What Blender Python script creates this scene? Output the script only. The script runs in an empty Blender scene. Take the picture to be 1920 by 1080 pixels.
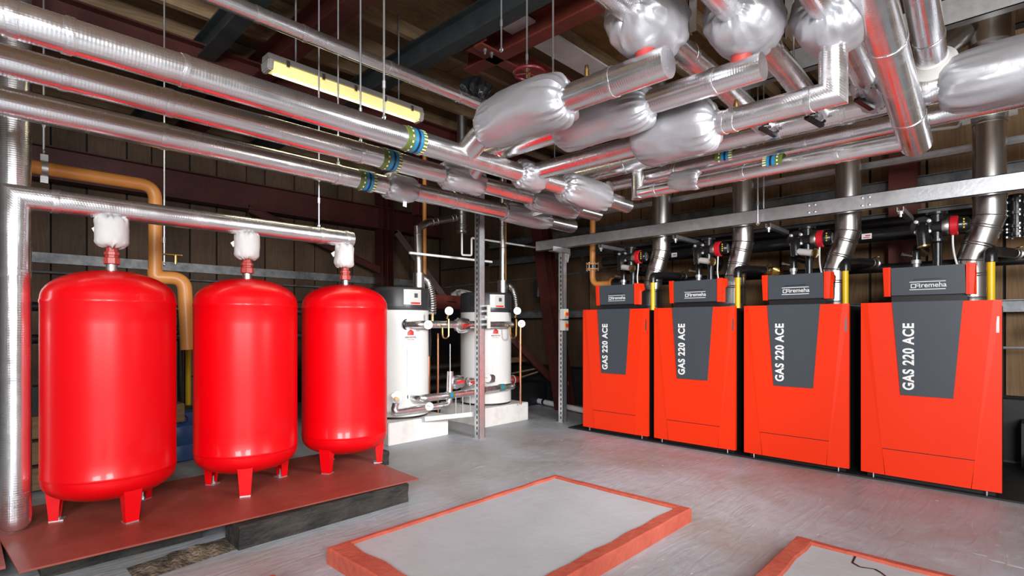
import bpy, bmesh, math, random
from mathutils import Vector, Matrix, noise
random.seed(7)
PI = math.pi
C = bpy.context.scene.collection
S = bpy.context.scene
V = Vector
# ------------------------------------------------------------------ camera, world, light, exposure
H = 1.067                      # eye height of the camera
FPX = 999.0                    # focal length in pixels of a 1920 wide frame
FW = V((0.7228, 0.691, 0)).normalized()
RT = V((FW.y, -FW.x, 0))
cam = bpy.data.cameras.new('camera'); camo = bpy.data.objects.new('camera', cam); C.objects.link(camo)
camo.location = (0, 0, H)
camo.rotation_euler = (PI/2, 0, math.atan2(-FW.x, FW.y))
cam.sensor_width = 36; cam.lens = 36*FPX/1920; cam.shift_y = 70/1920; cam.clip_start = .05
S.camera = camo
S.view_settings.view_transform = 'Standard'
try: S.view_settings.look = 'None'
except Exception: pass
S.view_settings.gamma = 1; S.view_settings.use_curve_mapping = False
S.view_settings.exposure = 0.0
w = bpy.data.worlds.new('world'); S.world = w; w.use_nodes = True
w.node_tree.nodes['Background'].inputs[0].default_value = (.55, .6, .7, 1)
w.node_tree.nodes['Background'].inputs[1].default_value = .3
def area(name, loc, target, size, power, col=(1, 1, 1), sy=None):
    l = bpy.data.lights.new(name, 'AREA'); l.energy = power; l.color = col; l.size = size
    if sy: l.shape = 'RECTANGLE'; l.size_y = sy
    o = bpy.data.objects.new(name, l); C.objects.link(o); o.location = loc
    o.rotation_euler = (V(target)-V(loc)).to_track_quat('-Z', 'Y').to_euler(); return o
# flash heads inferred from the paired tank highlights; broad fills added behind the camera
area('flash_softbox', (-.35, -.75, 1.95), (2.6, 3.4, 1.0), .5, 48, (1, .98, .97))
lb_ = area('flash_softbox', (2.75, -.8, 1.7), (3.3, 4.4, .75), .5, 30, (1, .98, .97)); lb_.data.spread = math.radians(75)   # beam narrowed for effect: lifts the heaters, spares the overhead jackets
area('fill_lamp', (-2.6, -1.6, 2.0), (3.0, 3.4, .7), 1.3, 195, (.96, .98, 1))  # added unseen fill, set far back to even out the falloff
area('fill_lamp', (-.8, -3.0, 2.0), (4.4, 2.6, .7), 1.3, 185, (.96, .98, 1))  # another added fill, behind and to the right

def at_x(px, py, x):
    a = (px-960)/FPX; t = x/(FW.x+RT.x*a); return V((x, t*(FW.y+RT.y*a), H+(610-py)/FPX*t))
def at_y(px, py, y):
    a = (px-960)/FPX; t = y/(FW.y+RT.y*a); return V((t*(FW.x+RT.x*a), y, H+(610-py)/FPX*t))
def at_z(px, py, z):
    a = (px-960)/FPX; t = (z-H)*FPX/(610-py); return V((t*(FW.x+RT.x*a), t*(FW.y+RT.y*a), z))

# ------------------------------------------------------------------ materials
def _mat(name):
    m = bpy.data.materials.new(name); m.use_nodes = True; nt = m.node_tree
    return m, nt, nt.nodes['Principled BSDF']
def N(nt, typ, **kw):
    n = nt.nodes.new(typ)
    for k, v in kw.items():
        if k in n.inputs: n.inputs[k].default_value = v
        else: setattr(n, k, v)
    return n
def plain(name, col, rough=.5, metal=0, var=.12, scale=6, bump=.0, bscale=60, spec=.5, coat=0, emit=None):
    m, nt, p = _mat(name); L = nt.links
    tc = N(nt, 'ShaderNodeTexCoord')
    n = N(nt, 'ShaderNodeTexNoise', Scale=scale, Detail=5.0, Roughness=.6); L.new(tc.outputs['Object'], n.inputs['Vector'])
    r = N(nt, 'ShaderNodeMapRange'); L.new(n.outputs[0], r.inputs[0]); r.inputs[1].default_value = .3; r.inputs[2].default_value = .7
    r.inputs[3].default_value = 1-var; r.inputs[4].default_value = 1+var
    mx = N(nt, 'ShaderNodeVectorMath', operation='SCALE'); mx.inputs[0].default_value = col[:3]
    L.new(r.outputs[0], mx.inputs['Scale']); L.new(mx.outputs[0], p.inputs['Base Color'])
    p.inputs['Roughness'].default_value = rough; p.inputs['Metallic'].default_value = metal
    p.inputs['Specular IOR Level'].default_value = spec; p.inputs['Coat Weight'].default_value = coat
    p.inputs['Coat Roughness'].default_value = .08
    if bump:
        b2 = N(nt, 'ShaderNodeTexNoise', Scale=bscale, Detail=4.0); L.new(tc.outputs['Object'], b2.inputs['Vector'])
        b = N(nt, 'ShaderNodeBump', Strength=bump, Distance=.004); L.new(b2.outputs[0], b.inputs['Height']); L.new(b.outputs[0], p.inputs['Normal'])
    if emit: p.inputs['Emission Color'].default_value = (*emit[0], 1); p.inputs['Emission Strength'].default_value = emit[1]
    return m
def two(name, c1, c2, scale, rough=.6, lo=.4, hi=.6, detail=8, bump=.3, bscale=None, stretch=(1, 1, 1), metal=0, spec=.5, rough2=None, dist=.01):
    m, nt, p = _mat(name); L = nt.links
    tc = N(nt, 'ShaderNodeTexCoord'); mp = N(nt, 'ShaderNodeMapping'); mp.inputs['Scale'].default_value = stretch
    L.new(tc.outputs['Object'], mp.inputs[0])
    n = N(nt, 'ShaderNodeTexNoise', Scale=scale, Detail=float(detail), Roughness=.62); L.new(mp.outputs[0], n.inputs['Vector'])
    cr = N(nt, 'ShaderNodeValToRGB'); cr.color_ramp.elements[0].position = lo; cr.color_ramp.elements[1].position = hi
    cr.color_ramp.elements[0].color = (*c1, 1); cr.color_ramp.elements[1].color = (*c2, 1)
    L.new(n.outputs[0], cr.inputs[0]); L.new(cr.outputs[0], p.inputs['Base Color'])
    p.inputs['Roughness'].default_value = rough; p.inputs['Metallic'].default_value = metal; p.inputs['Specular IOR Level'].default_value = spec
    if rough2 is not None:
        r = N(nt, 'ShaderNodeMapRange'); L.new(n.outputs[0], r.inputs[0]); r.inputs[1].default_value = .35; r.inputs[2].default_value = .65
        r.inputs[3].default_value = rough; r.inputs[4].default_value = rough2; L.new(r.outputs[0], p.inputs['Roughness'])
    if bump:
        n2 = N(nt, 'ShaderNodeTexNoise', Scale=bscale or scale*3, Detail=6.0); L.new(mp.outputs[0], n2.inputs['Vector'])
        b = N(nt, 'ShaderNodeBump', Strength=bump, Distance=dist); L.new(n2.outputs[0], b.inputs['Height']); L.new(b.outputs[0], p.inputs['Normal'])
    return m
def foil_mat(name, col, rough, crumple=.25):
    # aluminium foil lagging: scrim grid + lengthwise streaks, laid out on the pipe's own uv (metres)
    m, nt, p = _mat(name); L = nt.links
    tc = N(nt, 'ShaderNodeTexCoord')
    mp = N(nt, 'ShaderNodeMapping'); mp.inputs['Scale'].default_value = (130, 5, 1); L.new(tc.outputs['UV'], mp.inputs[0])
    n1 = N(nt, 'ShaderNodeTexNoise', Scale=1.0, Detail=3.0); L.new(mp.outputs[0], n1.inputs['Vector'])
    n2 = N(nt, 'ShaderNodeTexNoise', Scale=12.0, Detail=5.0, Roughness=.55); L.new(tc.outputs['Object'], n2.inputs['Vector'])
    wv = N(nt, 'ShaderNodeTexWave', Scale=28.0, Distortion=.6); wv.bands_direction = 'Y'; L.new(tc.outputs['UV'], wv.inputs['Vector'])
    wv2 = N(nt, 'ShaderNodeTexWave', Scale=28.0, Distortion=.6); wv2.bands_direction = 'X'; L.new(tc.outputs['UV'], wv2.inputs['Vector'])
    a1 = N(nt, 'ShaderNodeMath', operation='MULTIPLY_ADD'); L.new(n1.outputs[0], a1.inputs[0]); a1.inputs[1].default_value = .8; 
    a2 = N(nt, 'ShaderNodeMath', operation='MULTIPLY'); L.new(n2.outputs[0], a2.inputs[0]); a2.inputs[1].default_value = crumple*5
    L.new(a2.outputs[0], a1.inputs[2])
    a3 = N(nt, 'ShaderNodeMath', operation='MULTIPLY_ADD'); L.new(wv.outputs[1], a3.inputs[0]); a3.inputs[1].default_value = .2; L.new(a1.outputs[0], a3.inputs[2])
    a4 = N(nt, 'ShaderNodeMath', operation='MULTIPLY_ADD'); L.new(wv2.outputs[1], a4.inputs[0]); a4.inputs[1].default_value = .16; L.new(a3.outputs[0], a4.inputs[2])
    b = N(nt, 'ShaderNodeBump', Strength=.55, Distance=.0012); L.new(a4.outputs[0], b.inputs['Height']); L.new(b.outputs[0], p.inputs['Normal'])
    r = N(nt, 'ShaderNodeMapRange'); L.new(n2.outputs[0], r.inputs[0]); r.inputs[1].default_value = .3; r.inputs[2].default_value = .7
    r.inputs[3].default_value = rough-.05; r.inputs[4].default_value = rough+.08; L.new(r.outputs[0], p.inputs['Roughness'])
    p.inputs['Base Color'].default_value = (*col, 1); p.inputs['Metallic'].default_value = .96
    return m
M = {}
M['foil'] = foil_mat('foil', (.93, .93, .95), .23, .075)
M['foil_rough'] = foil_mat('foil_rough', (.88, .88, .90), .24, .9)
M['tape'] = foil_mat('foil_tape', (.9, .9, .92), .26, 1.0)
M['steel'] = plain('brushed_steel', (.66, .645, .63), .3, 1, .06, 3, .05, 120)
M['steel_dull'] = plain('dull_steel', (.5, .48, .46), .35, 1, .1, 3)
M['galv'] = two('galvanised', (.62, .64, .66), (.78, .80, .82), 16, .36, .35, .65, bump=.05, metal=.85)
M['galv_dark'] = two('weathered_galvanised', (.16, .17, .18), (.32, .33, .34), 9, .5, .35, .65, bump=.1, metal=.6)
M['jacket'] = two('jacket_fabric', (.44, .44, .465), (.50, .50, .525), 5, .40, .3, .7, bump=.3, bscale=22, metal=.55, dist=.006)
M['jacket_light'] = two('grey_cloth', (.56, .55, .54), (.64, .63, .62), 7, .75, .3, .7, bump=.3, bscale=40, dist=.004)
M['red'] = plain('red_gloss_paint', (.76, .0, .004), .34, 0, .03, 2, .03, 160, .35, .25)
M['orange'] = plain('orange_red_enamel', (.93, .036, .004), .45, 0, .02, 2, .02, 250, .3)
M['slate'] = plain('slate_grey_panel', (.055, .068, .082), .45, 0, .04, 3, .02, 250)
M['blackbody'] = plain('black_enamel', (.012, .012, .014), .45, 0, .1)
M['black'] = plain('black_paint', (.01, .01, .011), .22, 0, .2, 10, .1, 60)
M['blackrub'] = plain('black_insulation', (.012, .012, .013), .27, 0, .2, 20, .2, 50)
M['white'] = plain('white_enamel', (.80, .80, .785), .35, 0, .02)
M['print_white'] = plain('white_print', (.9, .9, .9), .5, 0, .0)
M['whiteplinth'] = two('white_painted_concrete', (.72, .70, .65), (.84, .83, .81), 9, .7, .3, .55, bump=.25)
M['cream'] = plain('pale_plastic', (.62, .61, .58), .4, 0, .05)
M['cap'] = plain('black_plastic_cap', (.035, .036, .04), .38, 0, .05)
M['copper'] = plain('copper', (.72, .33, .18), .3, 1, .15, 12)
M['brass'] = plain('brass', (.75, .52, .2), .28, 1, .1, 12)
M['gasorange'] = plain('ochre_pipe_paint', (.66, .27, .065), .38, 0, .08, 5)
M['yellow'] = plain('yellow_pipe_paint', (.85, .58, .01), .35, 0, .06, 8)
M['redoxide'] = two('red_oxide_steel', (.045, .009, .007), (.08, .016, .012), 4, .5, .3, .7, bump=.15, bscale=30)
M['redoxide_b'] = two('red_oxide_bright', (.13, .024, .016), (.2, .04, .028), 4, .5, .3, .7, bump=.15, bscale=30)
M['fitting'] = plain('red_fitting', (.42, .05, .04), .4, 0, .15, 20)
M['greenbeam'] = two('dark_grey_green_steel', (.024, .03, .032), (.045, .053, .055), 6, .45, .3, .7, bump=.2, bscale=40)
M['plate'] = two('red_oxide_plate', (.23, .042, .028), (.36, .085, .06), 2.2, .42, .3, .72, bump=.15, bscale=30, rough2=.55)
M['kerb'] = two('orange_kerb_paint', (.42, .07, .04), (.56, .12, .075), 5, .6, .3, .66, bump=.6, bscale=26)
M['kerbworn'] = two('worn_kerb_arris', (.5, .45, .4), (.58, .12, .07), 14, .8, .42, .5, bump=.8, bscale=40)
M['timber_dark'] = two('tarred_sleeper', (.010, .010, .010), (.06, .052, .042), 6, .75, .35, .75, bump=1, bscale=22, stretch=(1, 3, 3))
M['timber'] = two('rough_timber', (.13, .075, .035), (.28, .17, .085), 5, .8, .3, .7, bump=.4, bscale=30, stretch=(1, 6, 6))
M['rubble'] = two('dirt_and_rubble', (.05, .035, .022), (.26, .19, .13), 14, .95, .35, .65, bump=1, bscale=60, dist=.03)
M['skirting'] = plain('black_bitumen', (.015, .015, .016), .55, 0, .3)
M['plastic_bag'] = plain('black_polythene', (.015, .016, .018), .12, 0, .1, 5, .5, 30)
M['blue'] = plain('blue_plastic', (.03, .1, .28), .4, 0, .1)
M['dial'] = plain('dial_face', (.7, .7, .68), .3, 0, 0)
M['switchyellow'] = plain('yellow_plastic', (.8, .5, .03), .4)
M['switchred'] = plain('red_plastic', (.75, .02, .01), .35)
M['tubeglow'] = plain('lit_fluorescent_diffuser', (.95, .85, .4), .4, 0, 0, emit=((1, .84, .30), .55))
M['tubecore'] = plain('fluorescent_tube', (1, .95, .6), .4, 0, 0, emit=((1, .92, .5), 1.6))
M['fix'] = plain('fixture_grey', (.38, .36, .34), .5)
M['wheelred'] = plain('dark_red_wheel', (.16, .012, .02), .35)
M['pumpred'] = plain('pump_red', (.6, .01, .02), .35)
M['band_green'] = plain('band_green', (.12, .17, .03), .4)
M['band_blue'] = plain('band_blue', (.02, .22, .45), .4)
M['band_navy'] = plain('band_navy', (.008, .02, .05), .4)
M['band_cream'] = plain('band_cream', (.75, .72, .5), .5)
M['brick'] = two('old_brick', (.13, .05, .035), (.24, .10, .07), 9, .85, .3, .7, bump=.4)
M['mortar'] = plain('mortar', (.13, .11, .09), .9)
M['darkgap'] = plain('dark_backing_sheet', (.012, .009, .007), .8)
M['whitepaint'] = plain('off_white_board', (.55, .53, .5), .6)
M['concealed'] = two('plain_block_wall', (.34, .33, .31), (.42, .41, .39), 3, .85, .3, .7, bump=.1)
def ply_mat(name, c1, c2, along='X', rough=.7):
    m, nt, p = _mat(name); L = nt.links
    tc = N(nt, 'ShaderNodeTexCoord'); mp = N(nt, 'ShaderNodeMapping')
    sc = {'X': (.5, 5, 5), 'Y': (5, .5, 5), 'Z': (5, 5, .4)}[along]; mp.inputs['Scale'].default_value = sc
    L.new(tc.outputs['Object'], mp.inputs[0])
    n = N(nt, 'ShaderNodeTexNoise', Scale=1.3, Detail=4.0, Distortion=.5); L.new(mp.outputs[0], n.inputs['Vector'])
    m1 = N(nt, 'ShaderNodeMath', operation='MULTIPLY'); m1.inputs[1].default_value = 14.0; L.new(n.outputs[0], m1.inputs[0])
    m2 = N(nt, 'ShaderNodeMath', operation='PINGPONG'); m2.inputs[1].default_value = .5; L.new(m1.outputs[0], m2.inputs[0])
    n3 = N(nt, 'ShaderNodeTexNoise', Scale=3.0, Detail=6.0); L.new(tc.outputs['Object'], n3.inputs['Vector'])
    ad = N(nt, 'ShaderNodeMath', operation='MULTIPLY_ADD'); L.new(m2.outputs[0], ad.inputs[0]); ad.inputs[1].default_value = .7; L.new(n3.outputs[0], ad.inputs[2])
    cr = N(nt, 'ShaderNodeValToRGB'); cr.color_ramp.elements[0].position = .35; cr.color_ramp.elements[1].position = .95
    cr.color_ramp.elements[0].color = (*c1, 1); cr.color_ramp.elements[1].color = (*c2, 1); L.new(ad.outputs[0], cr.inputs[0])
    L.new(cr.outputs[0], p.inputs['Base Color']); p.inputs['Roughness'].default_value = rough
    return m
M['ply'] = ply_mat('ceiling_plywood', (.12, .068, .03), (.22, .135, .065))
M['ply_warm'] = ply_mat('warm_ceiling_plywood', (.17, .085, .03), (.30, .165, .065))
M['joist'] = ply_mat('joist_timber', (.16, .10, .05), (.30, .20, .11))
M['wallboard'] = ply_mat('brown_wall_board', (.065, .037, .02), (.115, .068, .036), 'Z')
M['wallboard_b'] = ply_mat('brown_wall_board_dark', (.048, .028, .015), (.09, .053, .029), 'Z')
M['wallply'] = ply_mat('ochre_wall_ply', (.17, .09, .04), (.28, .165, .075), 'Z')

def floor_mat():
    m, nt, p = _mat('grey_floor_paint'); L = nt.links
    tc = N(nt, 'ShaderNodeTexCoord')
    n1 = N(nt, 'ShaderNodeTexNoise', Scale=1.1, Detail=8.0, Roughness=.6, Distortion=.6); L.new(tc.outputs['Object'], n1.inputs['Vector'])
    cr = N(nt, 'ShaderNodeValToRGB'); e = cr.color_ramp.elements
    e[0].position = .33; e[0].color = (.33, .325, .305, 1); e[1].position = .62; e[1].color = (.43, .47, .52, 1)
    L.new(n1.outputs[0], cr.inputs[0])
    n2 = N(nt, 'ShaderNodeTexNoise', Scale=6.0, Detail=10.0, Roughness=.7, Distortion=1.5); L.new(tc.outputs['Object'], n2.inputs['Vector'])
    r2 = N(nt, 'ShaderNodeMapRange'); L.new(n2.outputs[0], r2.inputs[0]); r2.inputs[1].default_value = .3; r2.inputs[2].default_value = .7; r2.inputs[3].default_value = .86; r2.inputs[4].default_value = 1.1
    mx = N(nt, 'ShaderNodeVectorMath', operation='SCALE'); L.new(cr.outputs[0], mx.inputs[0]); L.new(r2.outputs[0], mx.inputs['Scale'])
    # trowel streaks
    mp = N(nt, 'ShaderNodeMapping'); mp.inputs['Scale'].default_value = (1.2, 6, 1); mp.inputs['Rotation'].default_value = (0, 0, .5); L.new(tc.outputs['Object'], mp.inputs[0])
    n3 = N(nt, 'ShaderNodeTexNoise', Scale=2.2, Detail=7.0, Distortion=2.0); L.new(mp.outputs[0], n3.inputs['Vector'])
    c3 = N(nt, 'ShaderNodeValToRGB'); c3.color_ramp.elements[0].position = .64; c3.color_ramp.elements[1].position = .7
    c3.color_ramp.elements[0].color = (0, 0, 0, 1); c3.color_ramp.elements[1].color = (.6, .6, .6, 1); L.new(n3.outputs[0], c3.inputs[0])
    mix = N(nt, 'ShaderNodeMix', data_type='RGBA'); L.new(c3.outputs[0], mix.inputs['Factor']); L.new(mx.outputs[0], mix.inputs['A']); mix.inputs['B'].default_value = (.58, .58, .57, 1)
    # fine cracks
    vo = N(nt, 'ShaderNodeTexVoronoi', Scale=1.3); vo.feature = 'DISTANCE_TO_EDGE'
    wn = N(nt, 'ShaderNodeVectorMath', operation='MULTIPLY_ADD'); L.new(n2.outputs[1], wn.inputs[0]); wn.inputs[1].default_value = (.5, .5, 0); L.new(tc.outputs['Object'], wn.inputs[2]); L.new(wn.outputs[0], vo.inputs['Vector'])
    c4 = N(nt, 'ShaderNodeValToRGB'); c4.color_ramp.elements[0].position = .0; c4.color_ramp.elements[1].position = .006
    c4.color_ramp.elements[0].color = (.55, .55, .55, 1); c4.color_ramp.elements[1].color = (0, 0, 0, 1); L.new(vo.outputs[0], c4.inputs[0])
    ml = N(nt, 'ShaderNodeMath', operation='MULTIPLY'); L.new(c4.outputs[0], ml.inputs[0]); L.new(n1.outputs[0], ml.inputs[1])
    mix2 = N(nt, 'ShaderNodeMix', data_type='RGBA'); L.new(ml.outputs[0], mix2.inputs['Factor']); L.new(mix.outputs['Result'], mix2.inputs['A']); mix2.inputs['B'].default_value = (.10, .09, .08, 1)
    L.new(mix2.outputs['Result'], p.inputs['Base Color'])
    rr = N(nt, 'ShaderNodeMapRange'); L.new(n2.outputs[0], rr.inputs[0]); rr.inputs[1].default_value = .3; rr.inputs[2].default_value = .7; rr.inputs[3].default_value = .36; rr.inputs[4].default_value = .58; L.new(rr.outputs[0], p.inputs['Roughness'])
    b = N(nt, 'ShaderNodeBump', Strength=.35, Distance=.012); L.new(n3.outputs[0], b.inputs['Height']); L.new(b.outputs[0], p.inputs['Normal'])
    return m
M['floor'] = floor_mat()
M['slab'] = two('grey_slab_paint', (.44, .465, .48), (.51, .545, .58), 2.5, .5, .3, .7, bump=.25, bscale=14)

# ------------------------------------------------------------------ mesh building
class MB:
    def __init__(s): s.v = []; s.f = []; s.uv = []; s.sm = []
    def face(s, idx, uv=None, smooth=True):
        s.f.append(idx); s.uv.append(uv or [(s.v[i][0]+s.v[i][1], s.v[i][2]) for i in idx]); s.sm.append(smooth)
    def box(s, x0, x1, y0, y1, z0, z1):
        b = len(s.v)
        for z in (z0, z1):
            for x, y in ((x0, y0), (x1, y0), (x1, y1), (x0, y1)): s.v.append((x, y, z))
        for q in ((3, 2, 1, 0), (4, 5, 6, 7), (0, 1, 5, 4), (1, 2, 6, 5), (2, 3, 7, 6), (3, 0, 4, 7)): s.face([b+i for i in q], smooth=False)
        return s
    def bar(s, p0, p1, wd, ht, up=(0, 0, 1)):
        p0, p1 = V(p0), V(p1); d = (p1-p0).normalized(); up = V(up)
        if abs(d.dot(up)) > .98: up = V((1, 0, 0))
        a = d.cross(up).normalized(); c = a.cross(d).normalized(); b = len(s.v)
        for p in (p0, p1):
            for u, q in ((-1, -1), (1, -1), (1, 1), (-1, 1)): s.v.append(tuple(p+a*(u*wd/2)+c*(q*ht/2)))
        for q in ((0, 1, 2, 3), (7, 6, 5, 4), (0, 4, 5, 1), (1, 5, 6, 2), (2, 6, 7, 3), (3, 7, 4, 0)): s.face([b+i for i in q], smooth=False)
        return s
    def prism(s, poly, ext):
        # poly: list of 3D points, extruded by vector ext
        b = len(s.v); n = len(poly); ext = V(ext)
        for p in poly: s.v.append(tuple(V(p)))
        for p in poly: s.v.append(tuple(V(p)+ext))
        s.face([b+i for i in range(n)][::-1], smooth=False); s.face([b+n+i for i in range(n)], smooth=False)
        for i in range(n): j = (i+1) % n; s.face([b+i, b+j, b+n+j, b+n+i], smooth=False)
        return s
    def tube(s, path, r, seg=20, caps=True, wob=0, seed=0):
        P = [V(p) for p in path]; n = len(P); R = r if isinstance(r, (list, tuple)) else [r]*n
        D = [(P[i+1]-P[i]).normalized() for i in range(n-1)]
        up = V((0, 0, 1)) if abs(D[0].z) < .9 else V((1, 0, 0))
        a = D[0].cross(up).normalized(); c = D[0].cross(a).normalized(); b = len(s.v); ln = 0
        for i in range(n):
            if i > 0 and i < n-1:
                nrm = (D[i-1]+D[i]).normalized() if (D[i-1]+D[i]).length > 1e-6 else D[i]
            else: nrm = D[0] if i == 0 else D[-1]
            din = D[max(i-1, 0)]
            if i > 0: ln += (P[i]-P[i-1]).length
            for k in range(seg+1):
                th = 2*PI*k/seg; rr = R[i]
                if wob: rr *= 1+wob*noise.noise(V((math.cos(th)*1.3+seed, math.sin(th)*1.3, ln*4)))
                o = a*(math.cos(th)*rr)+c*(math.sin(th)*rr)
                den = din.dot(nrm)
                o = o - din*(o.dot(nrm)/den)
                s.v.append(tuple(P[i]+o))
            if 0 < i < n-1:
                q = D[i-1].rotation_difference(D[i]); a = q @ a; c = q @ c
        ln = 0
        for i in range(n-1):
            l2 = ln+(P[i+1]-P[i]).length
            for k in range(seg):
                i0 = b+i*(seg+1)+k; i1 = i0+1; i2 = i1+seg+1; i3 = i0+seg+1
                u0 = k/seg*2*PI*R[i]; u1 = (k+1)/seg*2*PI*R[i]
                s.face([i0, i1, i2, i3], [(u0, ln), (u1, ln), (u1, l2), (u0, l2)])
            ln = l2
        if caps:
            s.face([b+k for k in range(seg)][::-1], smooth=False)
            e = b+(n-1)*(seg+1); s.face([e+k for k in range(seg)], smooth=False)
        return s
    def lathe(s, prof, org, axis=(0, 0, 1), seg=32, fn=None, capa=True, capb=True):
        org = V(org); ax = V(axis).normalized(); up = V((0, 0, 1)) if abs(ax.z) < .9 else V((1, 0, 0))
        a = up.cross(ax).normalized(); c = ax.cross(a).normalized(); b = len(s.v); n = len(prof)
        for i, (r, h) in enumerate(prof):
            for k in range(seg+1):
                th = 2*PI*(k % seg)/seg; rr, hh = (r, h)
                if fn: rr, hh = fn(r, h, th, i/(n-1))
                s.v.append(tuple(org+ax*hh+a*(math.cos(th)*rr)+c*(math.sin(th)*rr)))
        for i in range(n-1):
            for k in range(seg):
                i0 = b+i*(seg+1)+k; s.face([i0, i0+1, i0+seg+2, i0+seg+1], [(k/seg*.6, prof[i][1]), ((k+1)/seg*.6, prof[i][1]), ((k+1)/seg*.6, prof[i+1][1]), (k/seg*.6, prof[i+1][1])])
        if capa and prof[0][0] > 1e-4: s.face([b+k for k in range(seg)][::-1], smooth=False)
        if capb and prof[-1][0] > 1e-4: e = b+(n-1)*(seg+1); s.face([e+k for k in range(seg)], smooth=False)
        return s
    def torus(s, org, axis, R, r, seg=28, ms=8):
        prof = [(R+r*math.cos(t), r*math.sin(t)) for t in [2*PI*i/ms for i in range(ms+1)]]
        return s.lathe(prof, org, axis, seg, capa=False, capb=False)

def base_of(p):
    while p.parent: p = p.parent
    return p.location
def obj(name, mb, mat, parent=None, loc=None, bevel=0, bseg=2, **props):
    o_ = V((0, 0, 0))
    if parent is not None: o_ = V(base_of(parent))
    elif loc is not None: o_ = V(loc)
    else:
        xs = [v[0] for v in mb.v]; ys = [v[1] for v in mb.v]; zs = [v[2] for v in mb.v]
        o_ = V(((min(xs)+max(xs))/2, (min(ys)+max(ys))/2, min(zs)))
    me = bpy.data.meshes.new(name); me.from_pydata([tuple(V(v)-o_) for v in mb.v], [], mb.f)
    ul = me.uv_layers.new(name='uv'); i = 0
    flat = []
    for u in mb.uv:
        for c in u: flat += [c[0], c[1]]
    ul.data.foreach_set('uv', flat)
    me.polygons.foreach_set('use_smooth', mb.sm)
    bm = bmesh.new(); bm.from_mesh(me)
    bmesh.ops.remove_doubles(bm, verts=bm.verts, dist=1e-5)
    bmesh.ops.recalc_face_normals(bm, faces=bm.faces)
    if bevel: bmesh.ops.bevel(bm, geom=[e for e in bm.edges if len(e.link_faces) == 2 and e.calc_face_angle(0) > .5], offset=bevel, segments=bseg, affect='EDGES', clamp_overlap=True)
    bm.to_mesh(me); bm.free()
    if any(mb.sm): me.set_sharp_from_angle(angle=.75)
    else: me.shade_flat()
    mm = mat if not isinstance(mat, str) else M[mat]
    me.materials.append(mm)
    o = bpy.data.objects.new(name, me); C.objects.link(o)
    if parent is not None: o.parent = parent
    else: o.location = o_
    for k, v in props.items(): o[k] = v
    return o
def thing(name, label, cat, loc, group=None):
    o = bpy.data.objects.new(name, None); C.objects.link(o); o.location = loc; o.empty_display_size = .1
    o['label'] = label; o['category'] = cat
    if group: o['group'] = group
    return o
def tag(o, label, cat, group=None):
    o['label'] = label; o['category'] = cat
    if group: o['group'] = group
    return o
def copy_tree(o, parent=None):
    c = o.copy(); C.objects.link(c); c.parent = parent
    for ch in [x for x in o.children]: copy_tree(ch, c)
    return c
def fillet(pts, rad, n=5):
    P = [V(p) for p in pts]; out = [P[0]]
    for i in range(1, len(P)-1):
        a = (P[i-1]-P[i]); b = (P[i+1]-P[i]); r = min(rad, a.length*.49, b.length*.49); a.normalize(); b.normalize()
        p0 = P[i]+a*r; p1 = P[i]+b*r
        for k in range(n+1):
            t = k/n; out.append((1-t)**2*p0+2*t*(1-t)*P[i]+t*t*p1)
    out.append(P[-1]); return out
def text(body, size, origin, right, up, mat, parent, bold=.02, name='lettering', ext=.0008, sx=1.0, label=None, sp=1.0):
    cu = bpy.data.curves.new('t', 'FONT'); cu.body = body; cu.size = size; cu.offset = bold*size; cu.extrude = ext; cu.space_character = sp; cu.align_x = 'CENTER'; cu.align_y = 'CENTER'
    t = bpy.data.objects.new('t', cu); C.objects.link(t); bpy.context.view_layer.update()
    me = bpy.data.meshes.new_from_object(t.evaluated_get(bpy.context.evaluated_depsgraph_get()))
    r = V(right).normalized(); u = V(up).normalized(); n = r.cross(u)
    mt = Matrix((( r.x*sx, u.x, n.x, 0), (r.y*sx, u.y, n.y, 0), (r.z*sx, u.z, n.z, 0), (0, 0, 0, 1)))
    me.transform(Matrix.Translation(V(origin)-V(base_of(parent))) @ mt)
    me.materials.clear(); me.materials.append(M[mat]); me.name = name
    o = bpy.data.objects.new(name, me); C.objects.link(o); o.parent = parent
    bpy.data.objects.remove(t); bpy.data.curves.remove(cu)
    if label: o['label'] = label
    return o

# ------------------------------------------------------------------ the room
XW, YW, ZC = 5.9, 7.4, 3.5
XL, YF = -4.2, -4.2
o = obj('floor', MB().box(XL, XW+.1, YF, YW+.1, -.1, 0), 'floor', loc=(0, 0, 0)); o['kind'] = 'structure'
wl = obj('wall_left', MB().box(XL-.1, XL, YF, YW, 0, ZC), 'concealed', loc=(0, 0, 0)); wl['kind'] = 'structure'
wf = obj('wall_front', MB().box(XL-.1, XW, YF-.1, YF, 0, ZC), 'concealed', loc=(0, 0, 0)); wf['kind'] = 'structure'
wb = obj('wall_back', MB().box(XL, XW+.1, YW+.03, YW+.12, 0, ZC), 'darkgap', loc=(0, 0, 0)); wb['kind'] = 'structure'
x = XL; i = 0
while x < XW-.05:
    wd = (.36, .24, .40, .30)[i % 4]; x1 = min(x+wd, XW-.01); g = .018
    obj('board', MB().box(x+g/2, x1-g/2, YW-.006*(i % 3), YW+.03, .45, ZC-.06), 'wallboard' if i % 3 else 'wallboard_b', wb)
    x = x1; i += 1
wr = obj('wall_right', MB().box(XW+.03, XW+.12, YF, YW, 0, ZC), 'darkgap', loc=(0, 0, 0)); wr['kind'] = 'structure'
y = YF; i = 0
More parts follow.
